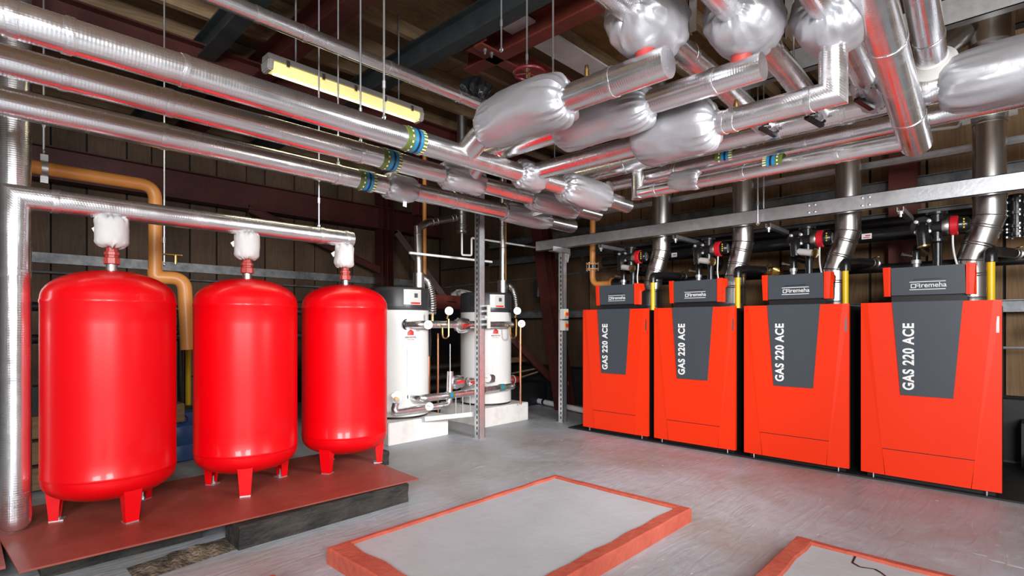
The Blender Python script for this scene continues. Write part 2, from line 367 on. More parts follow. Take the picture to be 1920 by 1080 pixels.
while y < YW-.05:
    wd = (.42, .28, .50)[i % 3]; y1 = min(y+wd, YW-.02); g = .02
    m = 'wallply' if y < 4.2 else 'wallboard'
    obj('board', MB().box(XW-.006*(i % 2), XW+.03, y+g/2, y1-g/2, .5, 2.02), m, wr)
    obj('board', MB().box(XW-.006*((i+1) % 2), XW+.03, y+g/2, y1-g/2, 2.04, ZC-.06), m, wr)
    y = y1; i += 1
# low kerb walls along the two back walls
for nm, a in (('baseboard_back', (XL, XW, YW-.16, YW-.012, 0, .44)), ('baseboard_right', (XW-.14, XW-.012, YF, YW-.17, 0, .48))):
    q = obj(nm, MB().box(*a), 'skirting', loc=(0, 0, 0)); q['kind'] = 'structure'
# ceiling: plywood sheets on timber joists
ce = obj('ceiling', MB().box(XL, XW+.1, YF, YW+.1, ZC+.02, ZC+.1), 'darkgap', loc=(0, 0, 0)); ce['kind'] = 'structure'
xs = [XL, -2.84, -1.62, -.4, .82, 2.04, 3.26, 4.48, XW]
for a in range(len(xs)-1):
    y = YF; k = 0
    while y < YW-.1:
        y1 = min(y+1.76, YW)
        obj('panel', MB().box(xs[a]+.006, xs[a+1]-.006, y+.006, y1-.006, ZC-.004*((a+k) % 2), ZC+.02), 'ply_warm' if (a*3+k) % 3 == 0 else 'ply', ce)
        y = y1; k += 1
y = -3.9
while y < YW-.1:
    if abs(y-3.04) > .1: obj('joist', MB().box(XL, XW, y-.025, y+.025, ZC-.115, ZC-.006), 'joist', ce)
    y += .44

def ibeam(name, label, p0, p1, dep, wid, mat, tk=.014, cat='beam', group=None):
    p0, p1 = V(p0), V(p1); t = thing(name, label, cat, (p0+p1)/2, group)
    d = (p1-p0).normalized(); up = V((0, 0, 1)) if abs(d.z) < .8 else V((0, 1, 0)); a = d.cross(up).normalized(); c = a.cross(d)
    obj('web', MB().bar(p0, p1, tk, dep-2*tk, up), mat, t)
    for sg in (-1, 1): obj('flange', MB().bar(p0+c*sg*(dep/2-tk/2), p1+c*sg*(dep/2-tk/2), wid, tk, up), mat, t)
    return t
zb = 3.27
ibeam('steel_beam', 'dark grey-green steel beam crossing the plywood ceiling towards the fluorescent light', (2.62, 1.0, zb), (2.62, YW-.3, zb), .20, .12, 'greenbeam')
ibeam('steel_beam', 'dark grey-green steel beam at upper left edge of the ceiling, left of the red rafter', (1.38, .9, zb), (1.38, YW-.3, zb), .18, .12, 'greenbeam')
ibeam('steel_beam', 'dark red steel rafter above the near end of the fluorescent light', (1.80, 1.0, zb-.02), (1.80, YW-.3, zb-.02), .2, .14, 'redoxide')
ibeam('steel_beam', 'bright red steel beam beside the dark grey-green ceiling beam', (2.98, .8, zb), (2.98, 3.35, zb), .17, .12, 'redoxide_b')
ibeam('steel_beam', 'short red steel joist under the ceiling behind the white board', (2.72, 3.04, zb-.01), (5.8, 3.04, zb-.01), .15, .1, 'redoxide_b')
ibeam('steel_beam', 'long dark red steel beam running behind the topmost foil pipe at the left', (XL+.05, 4.7, 3.12), (5.8, 4.7, 3.12), .30, .16, 'redoxide')
ibeam('steel_beam', 'dark red eaves beam along the brown back wall above the red tanks', (XL+.05, YW-.22, 2.72), (5.75, YW-.22, 2.72), .34, .16, 'redoxide')
# angle cleat with bolts where the red beam meets the green one
t = thing('beam_cleat', 'red steel angle cleat with bolts at the joint of the red and grey-green beams', 'bracket', (2.80, 2.95, 3.2))
obj('plate', MB().box(2.705, 2.89, 2.90, 2.985, 3.16, 3.175), 'redoxide_b', t); obj('plate', MB().box(2.705, 2.72, 2.86, 2.985, 3.175, 3.34), 'redoxide_b', t)
for dx in (.04, .11):
    obj('bolt', MB().lathe([(.014, 0), (.014, .02), (.008, .022), (.008, .04)], (2.73+dx, 2.93, 3.155), (0, 0, -1), 6), 'galv_dark', t)
tag(obj('white_board', MB().box(2.62, 4.1, 2.60, 2.84, 3.31, 3.325), 'whitepaint'), 'long white board lying between the red ceiling beams', 'board')
# columns and braces
def column(label, p0, p1, wdt=.2, dep=.18, mat='redoxide', nm='steel_column'):
    p0, p1 = V(p0), V(p1); t = thing(nm, label, 'column', p0)
    obj('web', MB().bar(p0, p1, .014, dep-.03, (0, 1, 0)), mat, t)
    d = (p1-p0).normalized()
    ax = V((1, 0, 0))
    for sg in (-1, 1): obj('flange', MB().bar(p0+ax*sg*(dep/2), p1+ax*sg*(dep/2), wdt, .014, (1, 0, 0)), mat, t)
    return t
column('dark red steel column against the back wall behind the nearer water heater', (4.62, YW-.24, 0), (4.62, YW-.24, 3.4), .2, .2)
column('dark red steel column high behind the far end of the fluorescent light', (3.62, 4.9, 2.3), (3.62, 4.9, 3.2), .12, .12)
column('leaning dark red steel stanchion behind the galvanised post with red switches', (5.35, 4.18, 0), (5.35, 4.68, 2.9), .16, .22)
column('red steel column on the right wall between the third and fourth boiler flues', (5.68, .73, 0), (5.68, .73, 3.4), .2, .2, 'redoxide_b')
for lb, a, b in (('dark red diagonal brace from the eaves beam down to the far water heater', (4.75, 7.0, 2.5), (5.6, 6.2, .9)),
                 ('dark red diagonal brace behind the far water heater running down to the floor', (4.6, 5.0, 1.35), (5.6, 4.6, .32)),
                 ('dark red diagonal brace beside the nearest boiler at the right edge', (5.6, -.1, 1.02), (5.6, -.75, 1.55)),
                 ('dark red diagonal brace under the eaves beam behind the topmost tank valve jackets', (2.6, 7.16, 2.56), (4.56, 7.16, 1.9))):
    t = obj('diagonal_brace', MB().bar(a, b, .07, .09).bar(V(a)+V((0, 0, .045)), V(b)+V((0, 0, .045)), .1, .012), 'redoxide'); tag(t, lb, 'brace')
# wall rails (girts) and conduits
def rail(lb, p0, p1, mat='galv_dark', h=.06, d=.04):
    p0, p1 = V(p0), V(p1); mb = MB().bar(p0, p1, .006, h); dd = (p1-p0).normalized(); a = dd.cross(V((0, 0, 1)))
    for sg in (-1, 1): mb.bar(p0+a*d/2+V((0, 0, sg*h/2)), p1+a*d/2+V((0, 0, sg*h/2)), d, .006)
    return tag(obj('wall_rail', mb, mat), lb, 'rail')
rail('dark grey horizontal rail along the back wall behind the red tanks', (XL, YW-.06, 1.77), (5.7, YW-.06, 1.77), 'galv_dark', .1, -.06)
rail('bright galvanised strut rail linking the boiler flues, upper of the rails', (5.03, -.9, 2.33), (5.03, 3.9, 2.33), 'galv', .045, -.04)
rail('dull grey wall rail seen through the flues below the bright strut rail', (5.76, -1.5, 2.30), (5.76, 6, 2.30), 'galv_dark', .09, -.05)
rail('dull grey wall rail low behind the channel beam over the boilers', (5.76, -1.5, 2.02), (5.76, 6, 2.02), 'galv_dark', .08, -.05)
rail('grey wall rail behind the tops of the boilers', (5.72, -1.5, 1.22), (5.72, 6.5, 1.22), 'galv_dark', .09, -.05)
def pipe(name, lb, pts, r, mat, cat='pipe', seg=14, fil=0, group=None):
    return tag(obj(name, MB().tube(fillet(pts, fil) if fil else pts, r, seg), mat), lb, cat, group)
pipe('conduit', 'thin grey conduit crossing the back wall just above the red tanks', [(.0, YW-.09, .9), (.0, YW-.09, 1.62), (5.2, YW-.09, 1.62)], .014, 'galv_dark', 'conduit', 8, .1)
pipe('conduit', 'thin grey conduit on the right wall behind the water heater flues', [(5.885, 7.38, 1.72), (5.885, 3.4, 1.80)], .014, 'galv_dark', 'conduit', 8)
# steel rods stacked on the back rail
for k in range(5):
    z0 = 1.40+.035*(k % 2)+.02*k
    pipe('spare_steel_rod', ('lowest', 'second lowest', 'middle', 'second highest', 'topmost')[k]+' spare steel rod behind the red tank nearest the water heaters', [(3.3+.12*k, YW-.04-.028*k, z0), (5.0-.1*k, YW-.04-.028*k, z0-.02)], .013, 'steel_dull', 'rod', 8, group='rods behind the third red tank')

# ------------------------------------------------------------------ red expansion tanks on the plate
ZP = .126
pl = [at_z(35, 1072, ZP), at_z(785, 897, ZP)]
A, B = pl; Cc = B+V((-.06, .72, 0)); Cc = at_z(705, 866, ZP); D_ = V((A.x-.06, 3.72, ZP))
A.z = B.z = Cc.z = D_.z = ZP-.008
tag(obj('floor_plate', MB().prism([A, B, Cc, V((2.35, 3.72, ZP-.008)), D_], (0, 0, .008)), 'plate'), 'large red-oxide steel plate under the three red tanks', 'plate')
tag(obj('floor_plate', MB().box(-.8, A.x-.03, 2.90, 3.5, ZP-.02, ZP-.008), 'plate'), 'smaller red-oxide steel plate at the left edge beside the large one', 'plate')
def sleeper(lb, x0, x1, y0, y1, z0, z1, seed):
    mb = MB(); n = 14; rings = []
    for i in range(n+1):
        x = x0+(x1-x0)*i/n
        for (yy, zz) in ((y0, z0), (y0+.004, (z0+z1)/2), (y0, z1-.012), (y0+.012, z1), (y1, z1), (y1, z0)):
            q = noise.noise_vector(V((x*5+seed, yy*9, zz*20)))*.007
            mb.v.append((x+(q.x if i in (0, n) else 0), yy+q.y, min(zz+(q.z if z0 < zz < z1 else 0), z1)))
    for i in range(n):
        for k in range(6):
            a = i*6+k; b = i*6+(k+1) % 6; mb.face([a, b, b+6, a+6], smooth=False)
    mb.face(list(range(6)), smooth=False); mb.face([n*6+k for k in range(6)], smooth=False)
    return tag(obj('timber_sleeper', mb, 'timber_dark'), lb, 'timber')
sleeper('black weathered timber sleeper under the front of the red plate', .93, 1.90, 2.68, 2.86, 0, ZP-.016, 1)
sleeper('dark timber sleeper recessed under the left of the red plate', .25, .86, 2.98, 3.16, 0, ZP-.021, 5)
sleeper('dark timber sleeper at the left edge under the smaller red plate', -.8, .1, 3.25, 3.4, 0, ZP-.021, 9)
sleeper('dark timber sleeper under the back edge of the red plate', .1, 2.3, 3.5, 3.66, 0, ZP-.021, 12)
mb = MB(); n = 22; rr = []
for i in range(n+1):
    for j in range(5):
        x = .52+.42*i/n; y = 2.70+.19*j/4-.05*(1-i/n)
        e = math.sin(PI*i/n)*math.sin(PI*j/4)
        mb.v.append((x, y, .002+max(0, e)*.035*(1+noise.noise(V((x*30, y*30, 0))))))
for i in range(n):
    for j in range(4): a = i*5+j; mb.face([a, a+1, a+6, a+5])
r_ = obj('rubble', mb, 'rubble'); r_['kind'] = 'stuff'; tag(r_, 'brown dirt and rubble spilling from under the red plate', 'rubble')

def jacket(label, p0, p1, R, re0, re1=None, seed=0, mat='jacket', name='valve_jacket', ple=.10, sq=3.2, group=None, lump=.07, bend=(0, 0, 0), tagside=None, seg=72, nn=30):
    # quilted fabric jacket laced round a fitting: bulging body, gathered and pleated at both drawstrings
    p0, p1 = V(p0), V(p1); re1 = re1 or re0; L_ = (p1-p0).length; ax = (p1-p0).normalized()
    t = thing(name, label, 'insulation jacket', (p0+p1)/2, group)
    prof = []
    for i in range(nn+1):
        s = i/nn; s = .5-.5*math.cos(PI*s) if True else s
        q = (1-abs(2*s-1)**(sq*1.5))**(1/2.1)
        re = re0+(re1-re0)*s
        prof.append((re+(R-re)*q, s*L_))
    def fn(r, h, th, f):
        s = h/L_; w_ = max(0, 1-min(s, 1-s)/.30)**1.0
        e = 3.0 if s < .5 else 7.0
        pl_ = noise.noise(V((math.cos(th)*4.2+seed, math.sin(th)*4.2+e, s*1.4)))+.45*noise.noise(V((math.cos(th)*9.5+seed, math.sin(th)*9.5+e, s*2)))
        edge = min(1, min(s, 1-s)/.05)
        r2 = r*(1+ple*2.0*w_*pl_*edge)
        r2 *= 1+lump*noise.noise(V((math.cos(th)*1.1+seed*3, math.sin(th)*1.1, s*2.2)))+.02*noise.noise(V((math.cos(th)*3+seed, math.sin(th)*3, s*9)))
        hh = h+(.012*pl_*w_ if min(s, 1-s) < .2 else 0)
        return r2, hh
    mb = MB().lathe(prof, p0, ax, seg, fn)
    if any(bend):
        bd = V(bend)
        mb.v = [tuple(V(v)+bd*(1-(2*min(max((V(v)-p0).dot(ax)/L_, 0), 1)-1)**2)) for v in mb.v]
    obj('cover', mb, mat, t)
    for p, re in ((p0, re0), (p1, re1)):
        s_ = 1 if p is p0 else -1
        obj('drawstring', MB().torus(p+ax*s_*.012, ax, re*1.06+.002, .004, 24, 6), 'whitepaint' if mat == 'jacket_light' else 'blackrub', t)
    if tagside is not None:
        q = (p0+p1)/2+V(tagside)*R*1.0+ax*.2*L_
        u = V(tagside).normalized(); sd = ax
        obj('fabric_tag', MB().bar(q-u*.01, q+u*.022-V((0, 0, .02)), .03, .0025, ax.cross(u)), 'print_white', t)
    return t

def lever_tank():
    t = thing('expansion_tank', '', 'tank', (0, 0, 0))
    R = .275; z0, z1 = .088, 1.215
    prof = []
    hb = .13; ht = .15
    for i in range(13): a = PI/2*i/12; prof.append((R*math.sin(a) if i < 12 else R, z0+hb*(1-math.cos(a)**.8 if i < 12 else 1)))
    prof += [(R, z0+hb+.003), (R+.002, z0+hb+.006), (R+.002, z0+hb+.016), (R, z0+hb+.02)]
    prof += [(R, z0+hb+.02+(z1-ht-z0-hb-.04)*k/8) for k in range(1, 9)]
    prof += [(R+.0025, z1-ht-.016), (R+.0025, z1-ht-.006), (R, z1-ht)]
    for i in range(1, 13): a = PI/2*i/12; prof.append((R*math.cos(a) if i < 12 else .0, z1-ht+ht*math.sin(a)**.9))
    prof[0] = (0.0, z0)
    obj('vessel', MB().lathe(prof, (0, 0, 0), (0, 0, 1), 72), 'red', t)
    for k, an in enumerate((PI*1.5-.02, PI*1.5+2*PI/3, PI*1.5+4*PI/3)):
        # channel leg: web plus two side flanges, foot with bolt
        d = V((math.cos(an), math.sin(an), 0)); s = V((-d.y, d.x, 0)); mb = MB()
        b0 = d*.235; wt, wb_ = .038, .027
        zt = .165
        def P(o_, sd, z): return tuple(b0+d*o_+s*sd+V((0, 0, z)))
        mb.prism([P(.012, -wt, zt), P(.012, wt, zt), P(.0, wb_, .004), P(.0, -wb_, .004)], d*.005)
        mb.prism([P(.012, wt, zt), P(-.045, wt*1.0, zt), P(-.03, wb_, .004), P(.0, wb_, .004)], s*-.005)
        mb.prism([P(.012, -wt, zt), P(-.045, -wt*1.0, zt), P(-.03, -wb_, .004), P(.0, -wb_, .004)], s*.005)
        lg = obj('leg', mb, 'red', t)
        obj('foot_plate', MB().prism([P(.006, -wb_, 0), P(.006, wb_, 0), P(-.05, wb_, 0), P(-.05, -wb_, 0)], (0, 0, .006)), 'galv', lg)
        obj('anchor_bolt', MB().lathe([(.012, .006), (.012, .016), (.006, .017), (.006, .05)], tuple(b0-d*.024), (0, 0, 1), 8), 'galv', lg)
    # top connection
    obj('nipple', MB().lathe([(.024, z1-.01), (.024, z1+.035)], (0, 0, 0), (0, 0, 1), 16), 'steel_dull', t)
    obj('union_nut', MB().lathe([(.026, z1+.03), (.036, z1+.034), (.036, z1+.062), (.028, z1+.066), (.028, z1+.075), (.033, z1+.078), (.033, z1+.092), (.025, z1+.095), (.022, z1+.13)], (0, 0, 0), (0, 0, 1), 8), 'fitting', t)
    return t
YT = 3.3
tx = [.025+v for v in (at_y(198, 600, YT).x, at_y(455, 600, YT).x, at_y(641, 600, YT).x)]
tank0 = lever_tank()
tl = ['largest-looking glossy red expansion tank, leftmost on the red plate beside the foil riser', 'glossy red expansion tank in the middle of the row of three', 'glossy red expansion tank nearest the white water heater']
ZPIPE4 = 1.651
for i, x in enumerate(tx):
    t = tank0 if i == 0 else copy_tree(tank0)
    t.location = (x, YT, ZP); t.rotation_euler.z = math.radians((11, -21, -58)[i]); t['label'] = tl[i]; t['group'] = 'red expansion tanks on the plate'
    jacket(['pale grey cloth valve jacket above the leftmost red tank', 'pale grey cloth valve jacket above the middle red tank', 'crumpled pale grey cloth valve jacket above the red tank nearest the heater'][i],
           (x+(.0, .0, -.012)[i], YT, ZP+1.215+.115), (x, YT, ZPIPE4-.045), (.071, .068, .063)[i], .03, .042, 11+i*5, 'jacket_light', ple=.09, sq=4, lump=(.03, .04, .12)[i], tagside=(-.69, .72, 0), seg=60)

# ------------------------------------------------------------------ foil lagged pipes
def tape_ring(p, ax, r, parent, wd=.03, name='tape_joint'):
    ax = V(ax).normalized(); p = V(p)
    return obj(name, MB().lathe([(r, -wd/2), (r+.0022, -wd/2+.001), (r+.0028, 0), (r+.0022, wd/2-.001), (r, wd/2)], p, ax, 28,
               fn=lambda rr, h, th, f: (rr, h+.004*math.sin(th*3+p.x*9)), capa=False, capb=False), 'tape', parent)
def id_band(p, ax, r, parent, L_=.12, flip=1):
    ax = V(ax).normalized()*flip; p = V(p); e = .003
    def ring(nm, a, b, m, ex=e, par=parent, label=None): return obj(nm, MB().lathe([(r-.001, a), (r+ex, a), (r+ex, b), (r-.001, b)], p, ax, 28, capa=False, capb=False), m, par)
    g = ring('id_band', -L_/2, L_/2, 'band_green'); g['label'] = 'green, blue and navy pipe marking band'
    ring('blue_stripe', -.016, .034, 'band_blue', e+.0008, g)
    ring('navy_stripe', .003, .016, 'band_navy', e+.0014, g)
    # row of pale dashes
    mb = MB(); up = V((0, 0, 1)) if abs(ax.z) < .9 else V((1, 0, 0)); a = up.cross(ax).normalized(); c = ax.cross(a)
    for k in range(22):
        th = 2*PI*k/22; o = a*math.cos(th)+c*math.sin(th); tn = -a*math.sin(th)+c*math.cos(th)
        q0 = p+o*(r+e+.0012)
        mb.prism([q0+ax*.036-tn*.004, q0+ax*.058-tn*.004, q0+ax*.058+tn*.004, q0+ax*.036+tn*.004], o*.0008)
    obj('dash_row', mb, 'band_cream', g)
    mb = MB()
    for k in range(14):
        th = 2*PI*k/14; o = a*math.cos(th)+c*math.sin(th); tn = -a*math.sin(th)+c*math.cos(th); q0 = p+o*(r+e+.0012)
        mb.prism([q0-ax*.036-tn*.005, q0-ax*.027-tn*.005, q0-ax*.027+tn*.006, q0-ax*.036+tn*.006], o*.0008)
    obj('band_marking', mb, 'print_white', g)
    return g
def foil_pipe(label, pts, r, joints=(), bands=(), cat='pipe', mat='foil', seg=28, name='foil_lagged_pipe', sub=.35, caps=True, group=None):
    P = [V(p) for p in pts]; t = thing(name, label, cat, P[0] if P[0].z < P[-1].z else P[-1], group)
    Q = [P[0]]
    for i in range(len(P)-1):
        n = max(1, int((P[i+1]-P[i]).length/sub))
        for k in range(1, n+1): Q.append(P[i].lerp(P[i+1], k/n))
    obj('lagging', MB().tube(Q, r, seg, True, .02, P[0].x), mat, t)
    for p, ax in joints: tape_ring(p, ax, r*1.008, t)
    for b in bands: id_band(b[0], b[1], r*1.012, t, flip=b[2] if len(b) > 2 else 1, L_=b[3] if len(b) > 3 else .12)
    return t
X_, Y_, Z_ = V((1, 0, 0)), V((0, 1, 0)), V((0, 0, 1))
y1, y2, y3, z123 = 2.30, 2.675, 3.17, H+.966
r1, r2, r3 = .059, .057, .064
def on(px, y): return at_y(px, 300, y).x
P1e, P2e, P3e = on(1176, y1), on(1120, y2), on(1073, y3)
foil_pipe('topmost of the three long foil-lagged pipes crossing from the upper left', [(XL+.02, y1, z123), (P1e, y1, z123)], r1, [((on(p, y1), y1, z123), X_) for p in (20, 128, 345, 1060)], [((on(772, y1), y1, z123), X_)])
foil_pipe('middle of the three long foil-lagged pipes crossing from the upper left', [(XL+.02, y2, z123), (P2e, y2, z123)], r2, [((on(p, y2), y2, z123), X_) for p in (120, 316, 675, 960)], [((on(728, y2), y2, z123), X_)])
foil_pipe('lowest of the three long foil-lagged pipes crossing from the upper left', [(XL+.02, y3, z123), (P3e, y3, z123)], r3, [((on(p, y3), y3, z123), X_) for p in (306, 630, 850)], [((on(683, y3), y3, z123), X_)])
# tank header pipe with riser
ex = at_y(28, 375, YT).x; P4e = on(659, YT)
foil_pipe('foil-lagged header pipe over the three red tanks with its vertical drop at the left', [(ex, YT, .2), (ex, YT, ZPIPE4), (P4e, YT, ZPIPE4)], .054,
          [((ex, YT, ZPIPE4-.35), Z_), ((ex+.14, YT, ZPIPE4), X_), ((on(600, YT), YT, ZPIPE4), X_), ((on(648, YT), YT, ZPIPE4), X_)], mat='foil')
tag(obj('crumpled_foil_end', MB().lathe([(.0, -.03), (.04, -.025), (.057, 0), (.058, .03), (.056, .14)], (ex, YT, .17), (0, 0, 1), 40, fn=lambda r, h, th, f: (r*(1+.06*noise.noise(V((math.cos(th)*5, math.sin(th)*5, h*40)))), h)), 'foil_rough'), 'crumpled foil wrapping at the foot of the left vertical pipe', 'pipe end')
foil_pipe('tall foil-lagged riser at the left edge behind the three long pipes', [(at_y(27, 300, 3.75).x, 3.75, 0), (at_y(27, 300, 3.75).x, 3.75, ZC-.1)], .068, [((at_y(27, 300, 3.75).x, 3.75, 2.35), Z_)])
z6 = H+.563*2.95
foil_pipe('slim foil-lagged pipe high under the ceiling above the fluorescent light', [(XL+.02, 2.95, z6), (on(925, 2.95), 2.95, z6)], .042, [((on(p, 2.95), 2.95, z6), X_) for p in (483, 570, 730, 860)])
# Q pipes running towards the viewer's right
zq1 = H+1.085; xq1 = 2.03; xq2 = 2.36; xq3 = 2.58; zq3 = H+.985
yq1 = at_x(1253, 120, xq1).y
foil_pipe('short foil-lagged pipe with flat foil end under the first overhead jacket', [(xq1, yq1, zq1), (xq1, 2.12, zq1), (xq1-.01, y1, z123+.02)], .065, [((xq1, 1.32, zq1), Y_), ((xq1, 2.05, zq1), Y_)])
yq2 = at_x(1431, 108, xq2).y
foil_pipe('foil-lagged pipe with flat end under the second overhead jacket', [(xq2, yq2, zq1+.01), (xq2, 2.5, zq1+.01), (xq2, y2, z123)], .058, [((xq2, 1.0, zq1+.01), Y_), ((xq2, 2.35, zq1+.01), Y_)])
zr = H+1.303
yq3 = at_x(1562, 170, xq3).y
foil_pipe('foil-lagged pipe with a mitred elbow rising into the third overhead jacket', [(xq3, y1+.1, zq3), (xq3, yq3, zq3), (xq3, yq3, zr-.02)], .055, [((xq3, 1.0, zq3), Y_), ((xq3, .67, zq3), Y_), ((xq3, 1.05, zq3), Y_)])
yr = [1.165, .86, yq3+.002]
xr = [xq1, xq2, xq3]
XS1, ZS1, XS2, ZS2, XQ5, ZQ5 = 3.57, H+1.245, 3.78, H+1.17, 3.66, H+1.025
lr = ['foil-lagged branch pipe running back from the first overhead jacket', 'foil-lagged branch pipe running back from the second overhead jacket', 'foil-lagged branch pipe running back from the third overhead jacket']
for i in range(3):
    foil_pipe(lr[i], [(.6, yr[i], zr+.02), (2.9, yr[i], zr-.01), (XS1, yr[i], ZS1)], .058, [((2.45+.2*i, yr[i], zr), X_)])
foil_pipe('thick foil-lagged header pipe behind the three branch pipes', [(XS1, -2.3, ZS1), (XS1, 3.0, ZS1)], .075, [((XS1, v, ZS1), Y_) for v in (.45, .75, 1.1, 2.2)])
foil_pipe('foil-lagged pipe with a marking band just below the thick header', [(XS2, -2.3, ZS2), (XS2, 3.1, ZS2)], .055, [((XS2, v, ZS2), Y_) for v in (.5, 1.0, 1.9)], [(at_x(1362, 297, XS2), -Y_)])
e5 = at_x(1716, 265, XQ5); e5.z = ZQ5; l5 = at_x(1200, 350, XQ5).y
foil_pipe('lowest foil-lagged pipe in front of the flues, joined to the steep pipe', [(XQ5, l5, ZQ5), (XQ5, e5.y, ZQ5)], .05, [((XQ5, v, ZQ5), Y_) for v in (.8, 1.35, 2.0)], [(at_x(1452, 306, XQ5), Y_)])
foil_pipe('stub of foil-lagged pipe rising at the left end of the lowest pipe', [(XQ5, l5+.02, ZQ5-.045), (XQ5, l5+.02, ZS2+.02)], .048)
T1a = V((2.53, .424, 2.365)); T1d = (T1a-V((XQ5, .45, ZQ5)))
foil_pipe('large steep foil-lagged pipe descending at the upper right', [V((XQ5, e5.y, ZQ5))-T1d.normalized()*.05, T1a, T1a+T1d*.9], .075, [(V((XQ5, e5.y, ZQ5)).lerp(T1a, .22), T1d), (V((XQ5, e5.y, ZQ5)).lerp(T1a, .75), T1d)])
foil_pipe('steep foil-lagged pipe beside and to the right of the large one', [(XS1, .335, 2.42), (2.95, .325, 2.56), (1.9, .31, 2.78)], .066, [((3.3, .33, 2.48), (-1, 0, .2))])
t = thing('flange_joint', 'pale flange collar where the right steep pipe meets the big grey jacket', 'flange', (XS1, .3, 2.3))
obj('collar', MB().lathe([(.07, -.02), (.105, -.02), (.105, .015), (.085, .03), (.07, .06)], (XS1-.05, .333, 2.42), (-1, 0, .35), 32), 'cream', t)
obj('neck', MB().lathe([(.082, -.09), (.09, -.03), (.08, .03)], (XS1, .40, ZS1+.02), (0, 1, 0), 32, fn=lambda r, h, th, f: (r*(1+.07*noise.noise(V((math.cos(th)*6, math.sin(th)*6, h*30)))), h)), 'foil_rough', t)

# ------------------------------------------------------------------ silver valve jackets
jacket('large silver jacket bulging around the pipe left of the first overhead jacket', (xq1, at_x(908, 236, xq1).y, zq1), (xq1, at_x(1066, 190, xq1).y, zq1), .135, .066, .07, 3, bend=(-.0, 0, .02), sq=3.0)
jacket('long shadowed silver jacket on the second pipe behind the large bulging one', (xq2, at_x(1048, 240, xq2).y, zq1), (xq2, at_x(1220, 190, xq2).y, zq1), .118, .062, .064, 8, sq=3.4)
jacket('large silver jacket on the pipe with the mitred elbow', (xq3, at_x(1194, 260, xq3).y, zq3+.01), (xq3, at_x(1344, 230, xq3).y, zq3+.01), .128, .058, .058, 14, sq=4.2)
for i, (lb, R_) in enumerate((('first overhead silver jacket, leftmost at the top edge', .155), ('second overhead silver jacket at the top edge', .15), ('third overhead silver jacket, above the mitred elbow', .145))):
    jacket(lb, (xr[i]-(.13, .17, .15)[i], yr[i], zr+.02), (xr[i]+(.19, .14, .15)[i], yr[i], zr+.01), R_, .062, .062, 21+i*4, sq=2.6, ple=.11, lump=.05, bend=(0, 0, -.01))
for i in (0, 1):
    t = tag(obj('red_pipe', MB().tube([(xr[i], (yq1, yq2)[i]+.10, zq1+.01), (xr[i], yr[i], zr-.03)], .045, 20), 'fitting'), ['red painted pipe stub under the first overhead jacket', 'red painted pipe stub under the second overhead jacket'][i], 'pipe')
jacket('huge smooth silver jacket at the upper right edge', (XS1, .31, ZS1), (XS1, -.75, ZS1-.01), .158, .085, .085, 33, sq=5, ple=.07, lump=.06)
jacket('small silver jacket at the end of the third branch pipe above the black valve', (XS1-.34, yr[2], ZS1+.03), (XS1-.04, yr[2], ZS1), .085, .06, .06, 36, sq=3, ple=.16)
jacket('small silver jacket on the lowest right pipe left of its marking band', at_x(1258, 342, XQ5), at_x(1312, 342, XQ5)+V((0, 0, .02)), .072, .052, .052, 40, sq=5)
def pj(lb, pa, pb, y, R, r, seed, **k): return jacket(lb, (on(pa, y), y, z123), (on(pb, y), y, z123), R, r*1.02, r*1.02, seed, **k)
pj('slim silver jacket on the topmost long pipe at the crossing pipe', 972, 1014, y1, .092, r1, 43, sq=4)
pj('puckered silver jacket near the end of the topmost long pipe', 1052, 1135, y1, .112, r1, 46, sq=3.6, ple=.13)
pj('silver jacket on the middle long pipe just past its marking band', 828, 902, y2, .088, r2, 50, sq=4)
pj('silver jacket near the end of the middle long pipe', 992, 1078, y2, .095, r2, 53, sq=3.6, ple=.13)
pj('silver jacket with fabric tag on the lowest long pipe', 722, 776, y3, .092, r3, 56, sq=4, tagside=(-.2, -.2, -.95))
pj('silver jacket near the end of the lowest long pipe', 942, 1028, y3, .088, r3, 60, sq=3.6, ple=.13)
jacket('dark crumpled silver jacket with strings behind the end of the topmost long pipe', (3.5, 2.55, H+1.02), (3.5, 2.85, H+1.02), .095, .05, .05, 64, sq=2.6, ple=.15)
foil_pipe('short foil-lagged pipe behind the crumpled strung jacket', [(3.5, 2.3, H+1.06), (3.5, 3.1, H+1.0)], .055, mat='foil_rough')

# butterfly valves (black) under the branch pipes
def valve_handle(lb, p):
    p = V(p); t = thing('butterfly_valve', lb, 'valve', p)
    obj('stem', MB().tube([p+V((0, 0, .06)), p-V((0, 0, .03))], .014, 10), 'black', t)
    obj('lever', MB().bar(p+V((-.05, .02, -.02)), p+V((.07, -.03, -.05)), .028, .016).bar(p+V((.05, -.02, -.045)), p+V((.08, -.035, -.02)), .028, .016), 'black', t)
    obj('index_plate', MB().lathe([(.028, 0), (.028, .006)], p-V((0, 0, .012)), (0, 0, 1), 12), 'steel_dull', t)
    return t
valve_handle('black valve lever below the second branch pipe, leftmost of three', at_x(1437, 236, 3.40))
valve_handle('black valve lever hanging below the mitred elbow pipe, middle of three', at_x(1524, 216, 3.36))
valve_handle('black valve lever below the small jacket, rightmost of three', at_x(1618, 182, 3.30))
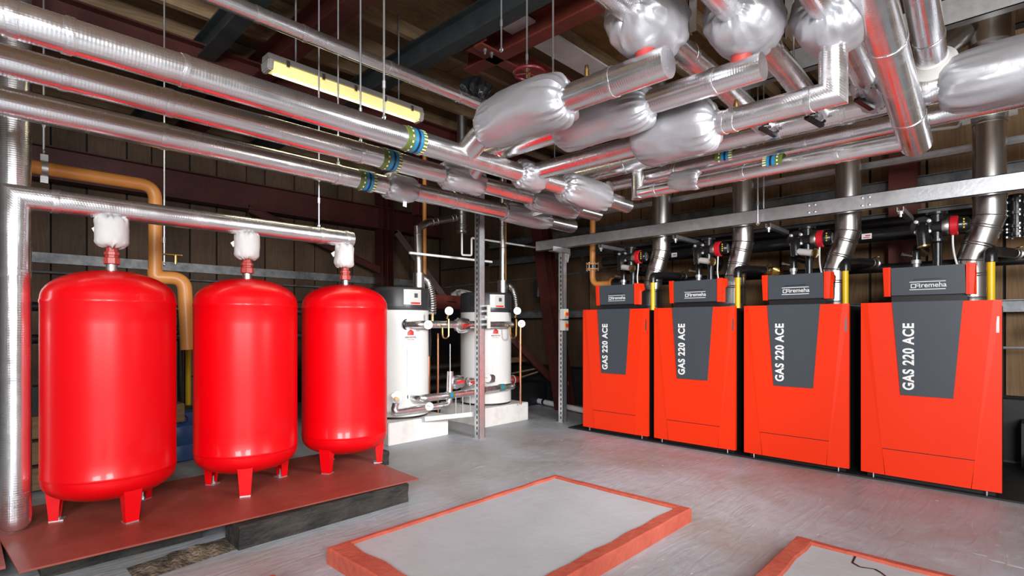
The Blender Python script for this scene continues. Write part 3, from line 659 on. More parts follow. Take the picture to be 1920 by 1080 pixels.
# wheel valve and brass stubs
t = thing('handwheel', 'dark red valve handwheel on top of the large bulging silver jacket', 'valve wheel', (xq1, 1.78, zq1+.2))
wc = at_x(992, 137, xq1)
obj('rim', MB().torus(wc, (0, 0, 1), .075, .008, 32, 8), 'wheelred', t)
for k in range(3):
    a = k*2*PI/3; obj('spoke', MB().tube([wc, wc+V((math.cos(a)*.075, math.sin(a)*.075, 0))], .006, 6), 'wheelred', t)
obj('spindle', MB().tube([wc-V((0, 0, .07)), wc+V((0, 0, .02))], .009, 8), 'brass', t)
for lb, px, py, xx in (('brass stem standing on the first short pipe', 1100, 136, xq1), ('brass stem between the branch pipes', 1380, 200, xq3)):
    q = at_x(px, py, xx); tag(obj('air_vent', MB().lathe([(.012, -.03), (.012, .012), (.009, .014), (.009, .03), (.006, .034)], q, (0, 0, 1), 12), 'brass'), lb, 'valve stem')

# ------------------------------------------------------------------ hanger rods
def rod(lb, px, y, zb_, zt=ZC-.01, grp='hanger rods'):
    x = on(px, y); t = thing('hanger_rod', lb, 'rod', (x, y, zb_))
    obj('rod', MB().tube([(x, y, zb_), (x, y, zt)], .0055, 8), 'galv', t)
    obj('coupling_nut', MB().lathe([(.009, 0), (.009, .035)], (x, y, zb_+.15), (0, 0, 1), 6), 'galv', t)
    obj('eye', MB().torus((x, y, zb_+.002), (1, 0, 0), .012, .004, 12, 6), 'galv', t)
    return t
rod('hanger rod meeting the topmost long pipe beside its marking band', 720, y1, z123+r1+.01)
rod('hanger rod to the middle long pipe, second left of the marking band', 676, y2, z123+r2+.01)
rod('hanger rod to the lowest long pipe in front of the light', 634, y3, z123+r3+.01)
rod('hanger rod dropping past the light to the tank header pipe', 598, YT, ZPIPE4+.06)
rod('hanger rod dropping to the ochre gas pipe behind the leftmost tank', 308, 4.22, 1.48)
rod('hanger rod with clip holding the ochre gas pipe at the left', 82, 4.22, 2.10)
rod('hanger rod left of the large bulging jacket', 940, 2.3, 2.75)
rod('hanger rod behind the dark red handwheel', 988, 2.2, 2.55)
rod('hanger rod in front of the white ceiling board', 1037, 1.95, 2.45)
rod('hanger rod between the first and second overhead jackets', 1300, 1.1, 2.6)
rod('hanger rod between the second and third overhead jackets', 1488, .85, 2.4)
rod('left rod of the pair supporting the channel beam above the boilers', 1421, at_x(1421, 300, 4.55).y, 1.90)
rod('right rod of the pair supporting the channel beam above the boilers', 1432, at_x(1432, 300, 4.72).y, 2.04)
rod('hanger rod behind the ends of the long pipes', 1040, 3.6, 2.25)

# ------------------------------------------------------------------ fluorescent batten
yl, zl = 3.5, H+.475*3.5
xa, xb = on(497, yl), on(787, yl)
t = thing('fluorescent_light', 'grey weatherproof fluorescent batten glowing yellow under the ceiling', 'light', ((xa+xb)/2, yl, zl))
def capsule(x0, x1, yc, hw, za, zb_, tp=.75): 
    mb = MB(); mb.prism([(x0, yc-hw, zb_), (x0, yc-hw*tp, za), (x0, yc+hw*tp, za), (x0, yc+hw, zb_)], (x1-x0, 0, 0)); return mb
obj('housing', capsule(xa, xb, yl, .062, zl+.075, zl+.03), 'fix', t, bevel=.006)
obj('diffuser', capsule(xa+.012, xb-.012, yl, .055, zl-.03, zl+.029), 'tubeglow', t, bevel=.012)
obj('tube', MB().tube([(xa+.05, yl, zl-.033), (xb-.05, yl, zl-.033)], .011, 10), 'tubecore', t)
for xx in (xa, xb-.03): obj('end_cap', capsule(xx-.004, xx+.034, yl, .066, zl-.034, zl+.034), 'fix', t, bevel=.008)
for k in range(5):
    xx = xa+.12+k*(xb-xa-.24)/4; obj('clip', MB().box(xx-.01, xx+.01, yl-.07, yl-.058, zl+.01, zl+.05), 'steel_dull', t)
l = bpy.data.lights.new('batten_glow', 'AREA'); l.shape = 'RECTANGLE'; l.size = 1.1; l.size_y = .06; l.energy = 3; l.color = (1, .9, .55)
lo = bpy.data.objects.new('batten_glow', l); C.objects.link(lo); lo.location = ((xa+xb)/2, yl, zl-.06)
for lb, xx in (('left suspension chain rod of the fluorescent batten', xa+.2), ('right suspension chain rod of the fluorescent batten', xb-.2)):
    pipe('light_hanger', lb, [(xx, yl, zl+.07), (xx, yl, ZC-.01)], .006, 'galv_dark', 'rod', 6)
# torn black polythene on the slim pipe
q = at_y(893, 170, 2.97)
def crump(r, h, th, f): return r*(1+.55*noise.noise(V((math.cos(th)*2.3, math.sin(th)*2.3, h*16)))+.25*noise.noise(V((math.cos(th)*7, math.sin(th)*7, h*45)))), h+.02*noise.noise(V((math.cos(th)*4, math.sin(th)*4, 3)))
tag(obj('plastic_bag', MB().lathe([(.02, -.07), (.09, -.06), (.115, -.02), (.10, .03), (.07, .07), (.03, .10), (.0, .11)], q, (.2, 0, 1), 56, crump), 'plastic_bag'), 'scrunched black plastic bag resting on the slim ceiling pipe', 'bag')

# ------------------------------------------------------------------ boilers
XB = 4.4; BW = .73; ZB0, ZB1 = .045, 1.2225
def make_boiler():
    t = thing('gas_boiler', '', 'boiler', (XB, 0, 0))
    hw = BW/2
    obj('body', MB().box(XB+.035, XB+.95, -hw+.012, hw-.012, .05, ZB1-.012), 'blackbody', t, bevel=.006)
    # folded front door: proud trapezoid centre, raked side facets
    ztop, zlo = ZB1, .045; z22 = .224
    xo, xi = XB, XB-.006
    tw, mw, bw_ = .325, .243, .225
    mb = MB()
    def q(*pts):
        b = len(mb.v); [mb.v.append(p) for p in pts]; mb.face(list(range(b, b+len(pts))), smooth=False)
    for s in (-1, 1):
        q((xo, s*hw, ztop), (xi, s*tw, ztop), (xi, s*bw_, zlo), (xo, s*hw, zlo))
        q((xo, s*hw, ztop), (xo, s*hw, zlo), (xo+.03, s*hw, zlo), (xo+.03, s*hw, ztop))
    q((xi, -tw, ztop), (xi, tw, ztop), (xi, mw, z22+.003), (xi, -mw, z22+.003))
    q((xo, -hw, ztop), (xo, hw, ztop), (xo+.03, hw, ztop), (xo+.03, -hw, ztop)); q((xo, -hw, ztop), (xi, -tw, ztop), (xi, tw, ztop), (xo, hw, ztop))
    q((xo+.03, -hw, ztop), (xo+.03, hw, ztop), (xo+.03, hw, zlo), (xo+.03, -hw, zlo))
    q((xi, -bw_, zlo), (xi, bw_, zlo), (xo+.03, hw, zlo), (xo+.03, -hw, zlo))
    obj('front_door', mb, 'orange', t)
    obj('lower_flap', MB().prism([(xi+.0005, -mw+.003, z22-.002), (xi+.0005, mw-.003, z22-.002), (xi+.0005, bw_-.003, zlo), (xi+.0005, -bw_+.003, zlo)], (.012, 0, 0)), 'orange', t)
    g = MB().prism([(xi+.002, -mw, z22+.004), (xi+.002, mw, z22+.004), (xi+.002, mw, z22-.003), (xi+.002, -mw, z22-.003)], (.004, 0, 0))
    obj('flap_gap', g, 'blackbody', t)
    pn = obj('slate_panel', MB().prism([(xi-.006, -.184, ztop+.002), (xi-.006, .184, ztop+.002), (xi-.006, .137, .60), (xi-.006, -.137, .60)], (.02, 0, 0)), 'slate', t)
    text('GAS 220 ACE', .083, (xi-.0065, .091, .858), (0, 0, 1), (0, 1, 0), 'print_white', pn, .032, sx=.86, sp=1.09)
    obj('door_lock', MB().box(XB-.002, XB+.004, -hw+.012, -hw+.026, ZB1-.20, ZB1-.10), 'steel_dull', t)
    obj('plinth', MB().box(XB+.05, XB+.93, -hw+.03, hw-.03, 0, .05), 'blackbody', t)
    for s in (-1, 1): obj('levelling_foot', MB().lathe([(.012, 0), (.012, .006), (.005, .01), (.005, .05)], (XB+.02, s*(hw-.07), 0), (0, 0, 1), 8), 'galv', t)
    # control head
    h0, h1 = 1.265, 1.459; f = XB+.05; dpt = .42
    obj('neck', MB().box(f+.03, f+.5, -.20, .20, ZB1-.012, h0+.01), 'blackbody', t)
    hd = obj('control_head', MB().prism([(f+.02, -.205, h0), (f+.02, .205, h0), (f+.02, .215, h1-.004), (f+.02, -.215, h1-.004)], (dpt, 0, 0)), 'blackbody', t, bevel=.004)
    fp = obj('head_panel', MB().prism([(f, -.196, h0+.006), (f, .196, h0+.006), (f-.004, .199, h1), (f-.004, -.190, h1)], (.022, 0, 0)), 'slate', t)
    for s in (-1, 1):
        # orange cheek with a forward hooked top
        a = .196 if s < 0 else .200
        mb = MB().prism([(f-.006, s*a, h0), (f-.008, s*a, h1+.006), (f+.10, s*(a+.03), h1+.006), (f+.12, s*(a+.032), h1-.05), (f+.05, s*(a+.035), h1-.075), (f+.05, s*(a+.035), h0)], (0, s*.014, 0))
        mb.prism([(f-.006, s*a, h0), (f-.008, s*a, h1+.006), (f-.002, s*(a+.045), h1+.006), (f-.002, s*(a+.036), h0)], (.016, 0, 0))
        obj('head_cheek', mb, 'orange', t)
    obj('grille_slot', MB().box(f-.0055, f+.004, -.075, .075, 1.372, 1.376), 'blackbody', t)
    for z in (1.357, 1.306): obj('logo_line', MB().box(f-.0055, f, -.095, .095, z-.0022, z+.0022), 'print_white', fp)
    text('remeha', .044, (f-.0055, -.033, 1.333), (0, -1, 0), (0, 0, 1), 'print_white', fp, .008, sx=1.0)
    # square double loop emblem
    e = MB(); yl_ = .088; z0, z1, wv = 1.317, 1.345, .0042
    def hb(ya, yb, za, zb_): e.box(f-.0055, f, min(ya, yb), max(ya, yb), za, zb_)
    hb(yl_, yl_-.024, z1-wv, z1); hb(yl_, yl_-.024, z0, z0+wv); hb(yl_, yl_-wv, z0, z1); hb(yl_-.024, yl_-.050, z1-wv, z1); hb(yl_-.024, yl_-.024-wv, z0, z1); hb(yl_-.050+wv, yl_-.050, (z0+z1)/2, z1); hb(yl_-.024, yl_-.050, (z0+z1)/2-wv/2, (z0+z1)/2+wv/2); hb(yl_-.046, yl_-.050, z0, (z0+z1)/2)
    obj('emblem', e, 'print_white', fp)
    return t
bl = ['orange-red gas boiler farthest from the viewer, beside the post with red switches', 'orange-red gas boiler second from the far end of the row', 'orange-red gas boiler second from the right end of the row', 'nearest and largest-looking orange-red gas boiler at the right']
b0 = make_boiler()
BY = [2.846, 2.052, 1.252, .45]
for i, y in enumerate(BY):
    t = b0 if i == 0 else copy_tree(b0); t.location = (XB, y, 0); t['label'] = bl[i]; t['group'] = 'row of gas boilers'
def off(o, dy):  pass

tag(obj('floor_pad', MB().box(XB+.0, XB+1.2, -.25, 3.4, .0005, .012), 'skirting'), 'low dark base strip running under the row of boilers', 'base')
# flues
fpx = [(1224, 1240), (1378, 1393), (1565, 1590), (1822, 1855)]
fl = ['brushed steel flue behind the farthest boiler', 'brushed steel flue behind the second boiler from the far end', 'brushed steel flue behind the second boiler from the right', 'largest-looking brushed steel flue behind the nearest boiler']
for i, (pl_, pu) in enumerate(fpx):
    yl_ = at_x(pl_, 500, 4.80).y; yu = at_x(pu, 300, 4.84).y; r = .088
    a, b = V((4.80, yl_, 1.20)), V((4.80, yl_, 1.50)); c, d = V((4.84, yu, 1.80)), V((4.84, yu, 3.45))
    t = thing('boiler_flue', fl[i], 'flue', a)
    k1 = b.lerp(c, .0)
    path = [a, b, b.lerp(c, .1)+(V((0, 0, 1))*.02), b.lerp(c, .33)+V((0, 0, 0)), b.lerp(c, .66), c-V((0, 0, .02)), c+V((0, 0, .06)), d]
    # S-shaped offset made of straight gores
    obj('tube', MB().tube([a, b, c, d], r, 40), 'steel', t)
    dc = (c-b).normalized()
    for p, ax in ((b-V((0, 0, .10)), Z_), (b-V((0, 0, .085)), Z_), (b, (dc+Z_)), (b.lerp(c, .33), dc), (b.lerp(c, .38), dc), (b.lerp(c, .72), dc), (b.lerp(c, .77), dc), (c, (dc+Z_)), (c+V((0, 0, .14)), Z_), (c+V((0, 0, .155)), Z_), (V((4.84, yu, 2.43)), Z_)):
        obj('swage_ring', MB().torus(p, ax, r+.001, .0045, 36, 6), 'steel', t)
    br = MB().lathe([(r+.001, -.02), (r+.004, -.02), (r+.004, .02), (r+.001, .02)], (4.84, yu, 2.47), (0, 0, 1), 32)
    br = obj('bracket', br, 'galv', t)
    for s in (-1, 1): obj('bracket_lug', MB().box(4.82, 4.825, yu+s*(r+.03)-.022, yu+s*(r+.03)+.022, 2.45, 2.49), 'galv', br)
    obj('collar', MB().lathe([(r+.001, 0), (r+.006, 0), (r+.006, .05), (r+.001, .06)], a, (0, 0, 1), 32), 'steel_dull', t)
    if i == 3:
        obj('wide_collar', MB().lathe([(r+.001, 2.95), (r+.022, 2.97), (r+.022, 3.40)], (4.84, yu, 0), (0, 0, 1), 40), 'steel', t)
foil_ = thing('flue_header', 'large steel flue branch joining the nearest flue under the ceiling', 'flue', (4.84, .55, 3.0))
yu4 = at_x(1855, 300, 4.84).y
obj('duct', MB().tube([(4.70, .52, 2.86), (4.74, .42, 2.98), (4.80, yu4+.14, 3.10)], .10, 36), 'steel_dull', foil_)
for k in range(3): obj('swage_ring', MB().torus(V((4.70, .52, 2.86)).lerp(V((4.74, .42, 2.98)), .1+.25*k), (.04, -.1, .12), .101, .005, 32, 6), 'steel_dull', foil_)

# channel beam with posts
t = thing('channel_beam', 'long galvanised channel beam spanning above the boilers', 'beam', (4.63, 1.5, 1.92))
xb_, zb0, zb1 = 4.61, 1.918, 2.03; ye, ys = 4.03, -1.3
obj('web', MB().box(xb_, xb_+.004, ys, ye, zb0, zb1), 'galv', t)
for z in (zb0, zb1-.004): obj('flange', MB().box(xb_, xb_+.05, ys, ye, z, z+.004), 'galv', t)
for jy in (at_x(1522, 380, xb_).y, at_x(1623, 380, xb_).y):
    obj('joint_plate', MB().box(xb_-.0015, xb_, jy-.001, jy+.001, zb0+.002, zb1-.002), 'galv_dark', t)
    for sy in (-.022, .022):
        for sz in (.03, .085): obj('bolt', MB().lathe([(.009, 0), (.009, .004), (.004, .007)], (xb_, jy+sy, zb0+sz), (-1, 0, 0), 10), 'galv', t)
def strut_post(lb, x, y, z1, w=.082, d=.06):
    t = thing('galvanised_post', lb, 'post', (x, y, 0)); h = w/2
    obj('channel', MB().box(x-h, x+h, y, y+.004, 0, z1).box(x-h, x-h+.004, y, y+d, 0, z1).box(x+h-.004, x+h, y, y+d, 0, z1).box(x-h+.004, x-h+.016, y+d-.004, y+d, 0, z1).box(x+h-.016, x+h-.004, y+d-.004, y+d, 0, z1), 'galv', t)
    mb = MB(); z = .04
    while z < z1-.06: mb.box(x-h-.0012, x-h+.001, y+.020, y+.034, z, z+.028); z += .05
    obj('slot_row', mb, 'blackbody', t, kind='stuff')
    obj('foot', MB().box(x-h-.01, x+h+.01, y-.01, y+d+.02, 0, .006), 'galv', t)
    return t
strut_post('tall slotted galvanised post standing in front of the white water heaters', 3.42, 3.66, 2.75, .075)
p2 = at_z(1059, 792, 0)
strut_post('slotted galvanised post carrying the end of the channel beam, with red switches', p2.x, p2.y, 1.86, .07)
t = thing('strut_bracket', 'short galvanised strut arm on top of the post at the channel beam', 'bracket', (p2.x, p2.y, 1.86))
obj('arm', MB().box(4.42, 4.72, p2.y-.01, p2.y-.005, 1.864, 1.915).box(4.42, 4.72, p2.y-.005, p2.y+.055, 1.864, 1.87), 'galv', t)
obj('gusset', MB().prism([(p2.x+.04, p2.y-.012, 1.86), (p2.x+.04, p2.y-.012, 1.76), (p2.x+.09, p2.y-.012, 1.86)], (0, .004, 0)), 'galv', t)
# beam clamps / strut arms below the channel
for k, (lb, px, py) in enumerate((('strut arm under the channel beam at the farthest boiler', 1125, 470), ('strut arm under the channel beam at the second boiler from the far end', 1265, 450), ('strut arm under the channel beam at the second boiler from the right', 1440, 425), ('strut arm under the channel beam near the nearest boiler', 1688, 388))):
    q = at_x(px, py, 4.62); t = thing('cantilever_bracket', lb, 'bracket', (4.62, q.y, 1.9))
    obj('arm', MB().box(4.62, 5.1, q.y-.02, q.y+.02, 1.872, 1.877).box(4.62, 5.1, q.y-.02, q.y-.016, 1.877, 1.905).box(4.62, 5.1, q.y+.016, q.y+.02, 1.877, 1.905), 'galv', t)
    obj('bolt', MB().lathe([(.018, 0), (.018, .015), (.009, .016), (.009, .035)], (4.64, q.y, 1.871), (0, 0, -1), 8), 'galv', t)
t = thing('roof_channel', 'broad galvanised channel under the roof at the upper right', 'beam', (4.1, .6, 2.9))
obj('web', MB().box(4.1, 4.105, -1.5, 2.6, 2.86, 3.02), 'galv', t)
for z in (2.86, 3.015): obj('flange', MB().box(4.1, 4.17, -1.5, 2.6, z, z+.005), 'galv', t)
for i, (px, xx) in enumerate(((1298, 2.4), (1478, 2.75))):
    tag(obj('strut_hanger', MB().box(xx, xx+.006, at_x(px, 30, xx).y-.02, at_x(px, 30, xx).y+.02, 2.45, 3.2).box(xx, xx+.03, at_x(px, 30, xx).y+.015, at_x(px, 30, xx).y+.02, 2.45, 3.2), 'galv'), ('galvanised drop strut beside the first overhead jacket', 'galvanised drop strut beside the second overhead jacket')[i], 'bracket')

t = thing('control_box', 'narrow white control box fixed to the tall slotted post by the far heater', 'box', (3.47, 3.64, 1.2))
q = at_y(913, 595, 3.62)
obj('case', MB().box(q.x-.012, q.x+.03, 3.60, 3.665, q.z+.012, q.z+.115).box(q.x-.012, q.x+.03, 3.60, 3.665, q.z-.105, q.z-.008), 'cream', t, bevel=.003)
for dz in (-.09, -.04, .035, .085): obj('clip', MB().box(q.x-.03, q.x-.012, 3.61, 3.65, q.z+dz-.014, q.z+dz+.014), 'blackbody', t)
# isolator switches on the post
for lb, z in (('upper grey isolator switch with red knob on the galvanised post', 1.19), ('lower grey isolator switch with red knob on the galvanised post', 1.065)):
    sx_ = p2.x-.055; sy_ = p2.y-.03
    t = thing('isolator_switch', lb, 'switch', (sx_, sy_, z))
    obj('case', MB().box(sx_-.035, sx_+.04, sy_-.035, sy_+.028, z-.055, z+.055), 'cream', t, bevel=.004)
    obj('plate', MB().box(sx_-.024, sx_+.026, sy_-.037, sy_-.035, z-.028, z+.028), 'switchyellow', t)
    kb = obj('knob', MB().lathe([(.018, 0), (.018, .008), (.014, .016)], (sx_, sy_-.037, z), (0, -1, 0), 18), 'switchred', t)
    obj('knob_grip', MB().box(sx_-.004, sx_+.004, sy_-.062, sy_-.052, z-.017, z+.017), 'switchred', kb)

# ------------------------------------------------------------------ pipework behind the boilers
HL = [('black insulated header pipe behind the pumps', 5.2, 1.80, .055), ('slimmer black insulated pipe just above the boilers', 5.2, 1.53, .035), ('thick black pipe high behind the boiler flues', 5.45, 1.93, .05)]
for lb, x, z, r in HL: pipe('black_pipe', lb, [(x, -1.2, z), (x, 3.5, z)], r, 'blackrub', 'pipe', 18)
# small pipe label
q = at_x(1625, 443, 5.14); t = thing('pipe_label', 'small white label with dark print on the black header pipe', 'sign', q)
obj('card', MB().box(5.14, 5.143, q.y-.035, q.y+.035, q.z-.022, q.z+.022), 'print_white', t)
obj('print', MB().box(5.139, 5.14, q.y-.025, q.y+.01, q.z+.001, q.z+.010).box(5.139, 5.14, q.y-.02, q.y+.024, q.z-.013, q.z-.006), 'switchred', t)
q = at_x(1264, 478, 5.14); t = thing('pipe_label', 'small white arrow label on the black pipe between the far boilers', 'sign', q)
obj('card', MB().box(5.14, 5.143, q.y-.03, q.y+.03, q.z-.022, q.z+.022), 'print_white', t)
obj('print', MB().box(5.139, 5.14, q.y-.02, q.y+.012, q.z-.004, q.z+.004), 'blackbody', t)
def pump(i, y):
    nm = ('farthest boiler', 'second boiler from the far end', 'second boiler from the right', 'nearest boiler')[i]
    x, z = 4.66, 1.74; t = thing('circulation_pump', 'black circulation pump with red motor ring above the '+nm, 'pump', (x, y, z), 'boiler pumps')
    obj('motor_ring', MB().lathe([(.058, -.022), (.066, -.016), (.066, .02), (.058, .026)], (x, y-.09, z), (0, -1, 0), 32), 'pumpred', t)
    obj('motor_cap', MB().lathe([(.055, .024), (.052, .07), (.04, .085), (.0, .088)], (x, y-.09, z), (0, -1, 0), 28), 'black', t)
    bt = MB()
    for k in range(4): bt.box(x-.062, x-.055, y-.15, y-.142, z-.03+.018*k, z-.02+.018*k)
    obj('control_light', bt, 'switchyellow', t)
    obj('volute', MB().lathe([(.03, -.07), (.055, -.06), (.06, -.03), (.055, -.02)], (x, y-.09, z), (0, -1, 0), 28), 'steel_dull', t)
    obj('pump_body', MB().tube([(x, y-.05, z), (x, y+.02, z)], .05, 20).tube([(x, y, z-.085), (x, y, z+.085)], .036, 16), 'black', t)
    for s in (-1, 1): 
        fg = obj('flange', MB().lathe([(.062, 0), (.062, .016)], (x, y, z+s*.085), (0, 0, s), 24), 'black', t)
    return t
def valve_set(i, y):
    nm = ('farthest boiler', 'second boiler from the far end', 'second boiler from the right', 'nearest boiler')[i]
    x, z = 4.62, 1.735; y = y+.075
    t = thing('flanged_elbow', 'black flanged elbow beside the pump of the '+nm, 'pipe fitting', (x, y, z), 'flanged elbows above the boilers')
    obj('elbow', MB().tube(fillet([(5.1, y, z+.015), (x-.03, y, z+.015), (x-.03, y-.01, z-.12)], .075, 8), .036, 22), 'black', t)
    fg = obj('flange', MB().lathe([(.068, 0), (.068, .02)], (x+.03, y, z+.015), (-1, 0, 0), 28), 'black', t)
    for k in range(4):
        a = PI/4+k*PI/2; obj('bolt', MB().lathe([(.013, 0), (.013, .012), (.007, .014), (.007, .024)], (x+.01, y+math.cos(a)*.05, z+.015+math.sin(a)*.05), (-1, 0, 0), 8), 'galv', fg)
    if i in (0, 1, 2):
        p0, p1 = V((x-.03, y-.012, z-.085)), V((x-.07, y-.15, z-.115))
        obj('white_sleeve', MB().tube([p0, p1], .026, 20), 'cream', t)
        obj('brass_ring', MB().lathe([(.027, 0), (.036, .002), (.036, .014), (.027, .016)], p1, p1-p0, 20), 'brass', t)
    else:
        obj('brass_ring', MB().lathe([(.027, 0), (.038, .002), (.038, .012), (.0, .012)], (x-.03, y-.01, z-.12), (0, -.2, -1), 24), 'brass', t)
    return t
for i, y in enumerate(BY):
    pump(i, y-.03); valve_set(i, y-.03)
    nm = ('farthest boiler', 'second boiler from the far end', 'second boiler from the right', 'nearest boiler')[i]
    # flow connection on the control head
    yy = y+.09; t = thing('flow_connection', 'black pipe with silver union entering the top of the '+nm, 'pipe fitting', (4.72, yy, 1.46), 'flow connections')
    obj('union', MB().lathe([(.02, 1.43), (.033, 1.45), (.033, 1.475), (.022, 1.48), (.022, 1.50), (.03, 1.505), (.03, 1.53), (.02, 1.535)], (4.72, yy, 0), (0, 0, 1), 12), 'galv', t)
    obj('stub', MB().tube(fillet([(4.72, yy, 1.53), (4.72, yy, 1.62), (5.2, yy, 1.62), (5.2, yy, 1.75)], .05), .027, 14), 'black', t)
    obj('drain_cock', MB().tube([(4.72, yy, 1.555), (4.69, yy+.06, 1.57)], .009, 8).lathe([(.014, 0), (.014, .02)], (4.69, yy+.06, 1.57), (-.5, .8, .2), 8), 'steel', t)
    # return riser
    pipe('black_riser', 'vertical black pipe hanging under the pump of the '+nm, [(4.70, y-.03, 1.655), (4.70, y-.03, 1.40)], .028, 'blackrub', 'pipe', 14, group='risers under the pumps')
    # white power cable
    pts = [(4.66, y-.115, 1.68), (4.655, y-.115, 1.62), (4.62, y-.125, 1.54), (4.60, y-.145, 1.455)]
    pipe('power_cable', 'white power cable dropping from the pump of the '+nm, pts, .006, 'print_white', 'cable', 8, .04, 'pump cables')
    # gas connection: yellow pipe, black elbow, ball valve
    xg = 4.56; yg = at_x((1224, 1383, 1585, 1858)[i], 520, xg).y; zt = 1.50
    t = thing('yellow_gas_pipe', 'yellow gas pipe standing on the right rear of the '+nm, 'pipe', (xg, yg, ZB1), 'yellow gas pipes')
    obj('pipe', MB().tube([(xg, yg, ZB1-.01), (xg, yg, zt-.02)], .021, 18), 'yellow', t)
    obj('elbow', MB().tube(fillet([(xg, yg, zt-.03), (xg, yg, zt+.035), (xg+.14, yg-.02, zt+.05), (xg+.34, yg-.10, zt+.05)], .05, 6), [.031]*15, 16) if False else MB().tube(fillet([(xg, yg, zt-.03), (xg, yg, zt+.035), (xg+.14, yg-.02, zt+.05), (xg+.34, yg-.10, zt+.05)], .05, 6), .033, 16), 'blackrub', t)
    vb = V((xg+.34, yg-.10, zt+.05)); obj('ball_valve', MB().lathe([(.022, 0), (.034, .005), (.034, .02), (.026, .025), (.03, .045), (.026, .065), (.034, .07), (.034, .085), (.022, .09)], vb, (.9, -.3, 0), 12), 'steel_dull', t)
    obj('handle', MB().bar(vb+V((.03, 0, .03)), vb+V((-.03, -.06, .045)), .014, .004).tube([vb+V((.03, 0, 0)), vb+V((.03, 0, .035))], .006, 8), 'brass', t)
# ochre gas drop at the far boiler
xg = 4.9; yg = at_x(1111, 440, xg).y
t = thing('ochre_gas_pipe', 'vertical ochre gas pipe with flanged joint left of the farthest boiler', 'pipe', (xg, yg, 1.5))
obj('drop', MB().tube([(xg, yg, 2.55), (xg, yg, 1.74)], .032, 18), 'gasorange', t)
obj('elbow', MB().tube(fillet([(xg, yg, 1.70), (xg, yg, 1.52), (xg, yg-.26, 1.52)], .1, 8), .032, 18), 'gasorange', t)
for z in (1.745, 1.69): obj('flange', MB().lathe([(.072, -.008), (.072, .008)], (xg, yg, z), (0, 0, 1), 28), 'gasorange', t)
obj('flange', MB().lathe([(.06, -.008), (.06, .008)], (xg, yg-.26, 1.52), (0, 1, 0), 28), 'gasorange', t)
vbod = obj('valve_body', MB().lathe([(.062, -.02), (.062, .02)], (xg, yg, 1.717), (0, 0, 1), 24), 'black', t)
for k in range(6): a = k*PI/3; obj('bolt', MB().tube([(xg+.06*math.cos(a), yg+.06*math.sin(a), 1.67), (xg+.06*math.cos(a), yg+.06*math.sin(a), 1.765)], .007, 6), 'galv', vbod)
obj('lever', MB().bar((xg-.03, yg+.09, 1.72), (xg-.05, yg+.13, 1.95), .02, .012), 'black', t)
obj('black_joint', MB().lathe([(.05, 0), (.055, .03), (.04, .08), (.05, .11)], (xg, yg-.275, 1.52), (0, -1, 0), 20), 'black', t)
for lb, px, y, z0, z1, r, m in (('thin ochre pipe rising behind the flue of the nearer water heater', 796, 4.75, 1.5, 3.3, .022, 'gasorange'), ('thin ochre pipe rising beside the flue of the far water heater', 947, 4.75, 1.4, 3.3, .018, 'gasorange')):
    pipe('ochre_gas_pipe', lb, [(on(px, y), y, z0), (on(px, y), y, z1)], r, m, 'pipe', 12)
# white condensate pipes
yc = 4.3
pipe('white_waste_pipe', 'white plastic U-shaped waste pipe below the steel duct cap', [at_y(866, 437, yc), at_y(866, 478, yc), at_y(884, 479, yc), at_y(884, 446, yc), at_y(905, 449, yc), at_y(1003, 464, yc)], .011, 'print_white', 'pipe', 10, .02)
pipe('white_waste_pipe', 'white plastic rail crossing between the two heater flues', [at_y(768, 474, 4.15), at_y(922, 491, 4.15)], .012, 'print_white', 'pipe', 10)
pipe('white_waste_pipe', 'thin white pipe with elbow high beside the nearest flue', [at_x(1700, 250, 4.9), at_x(1800, 237, 4.9), at_x(1804, 215, 4.9)], .012, 'cream', 'pipe', 10, .03)

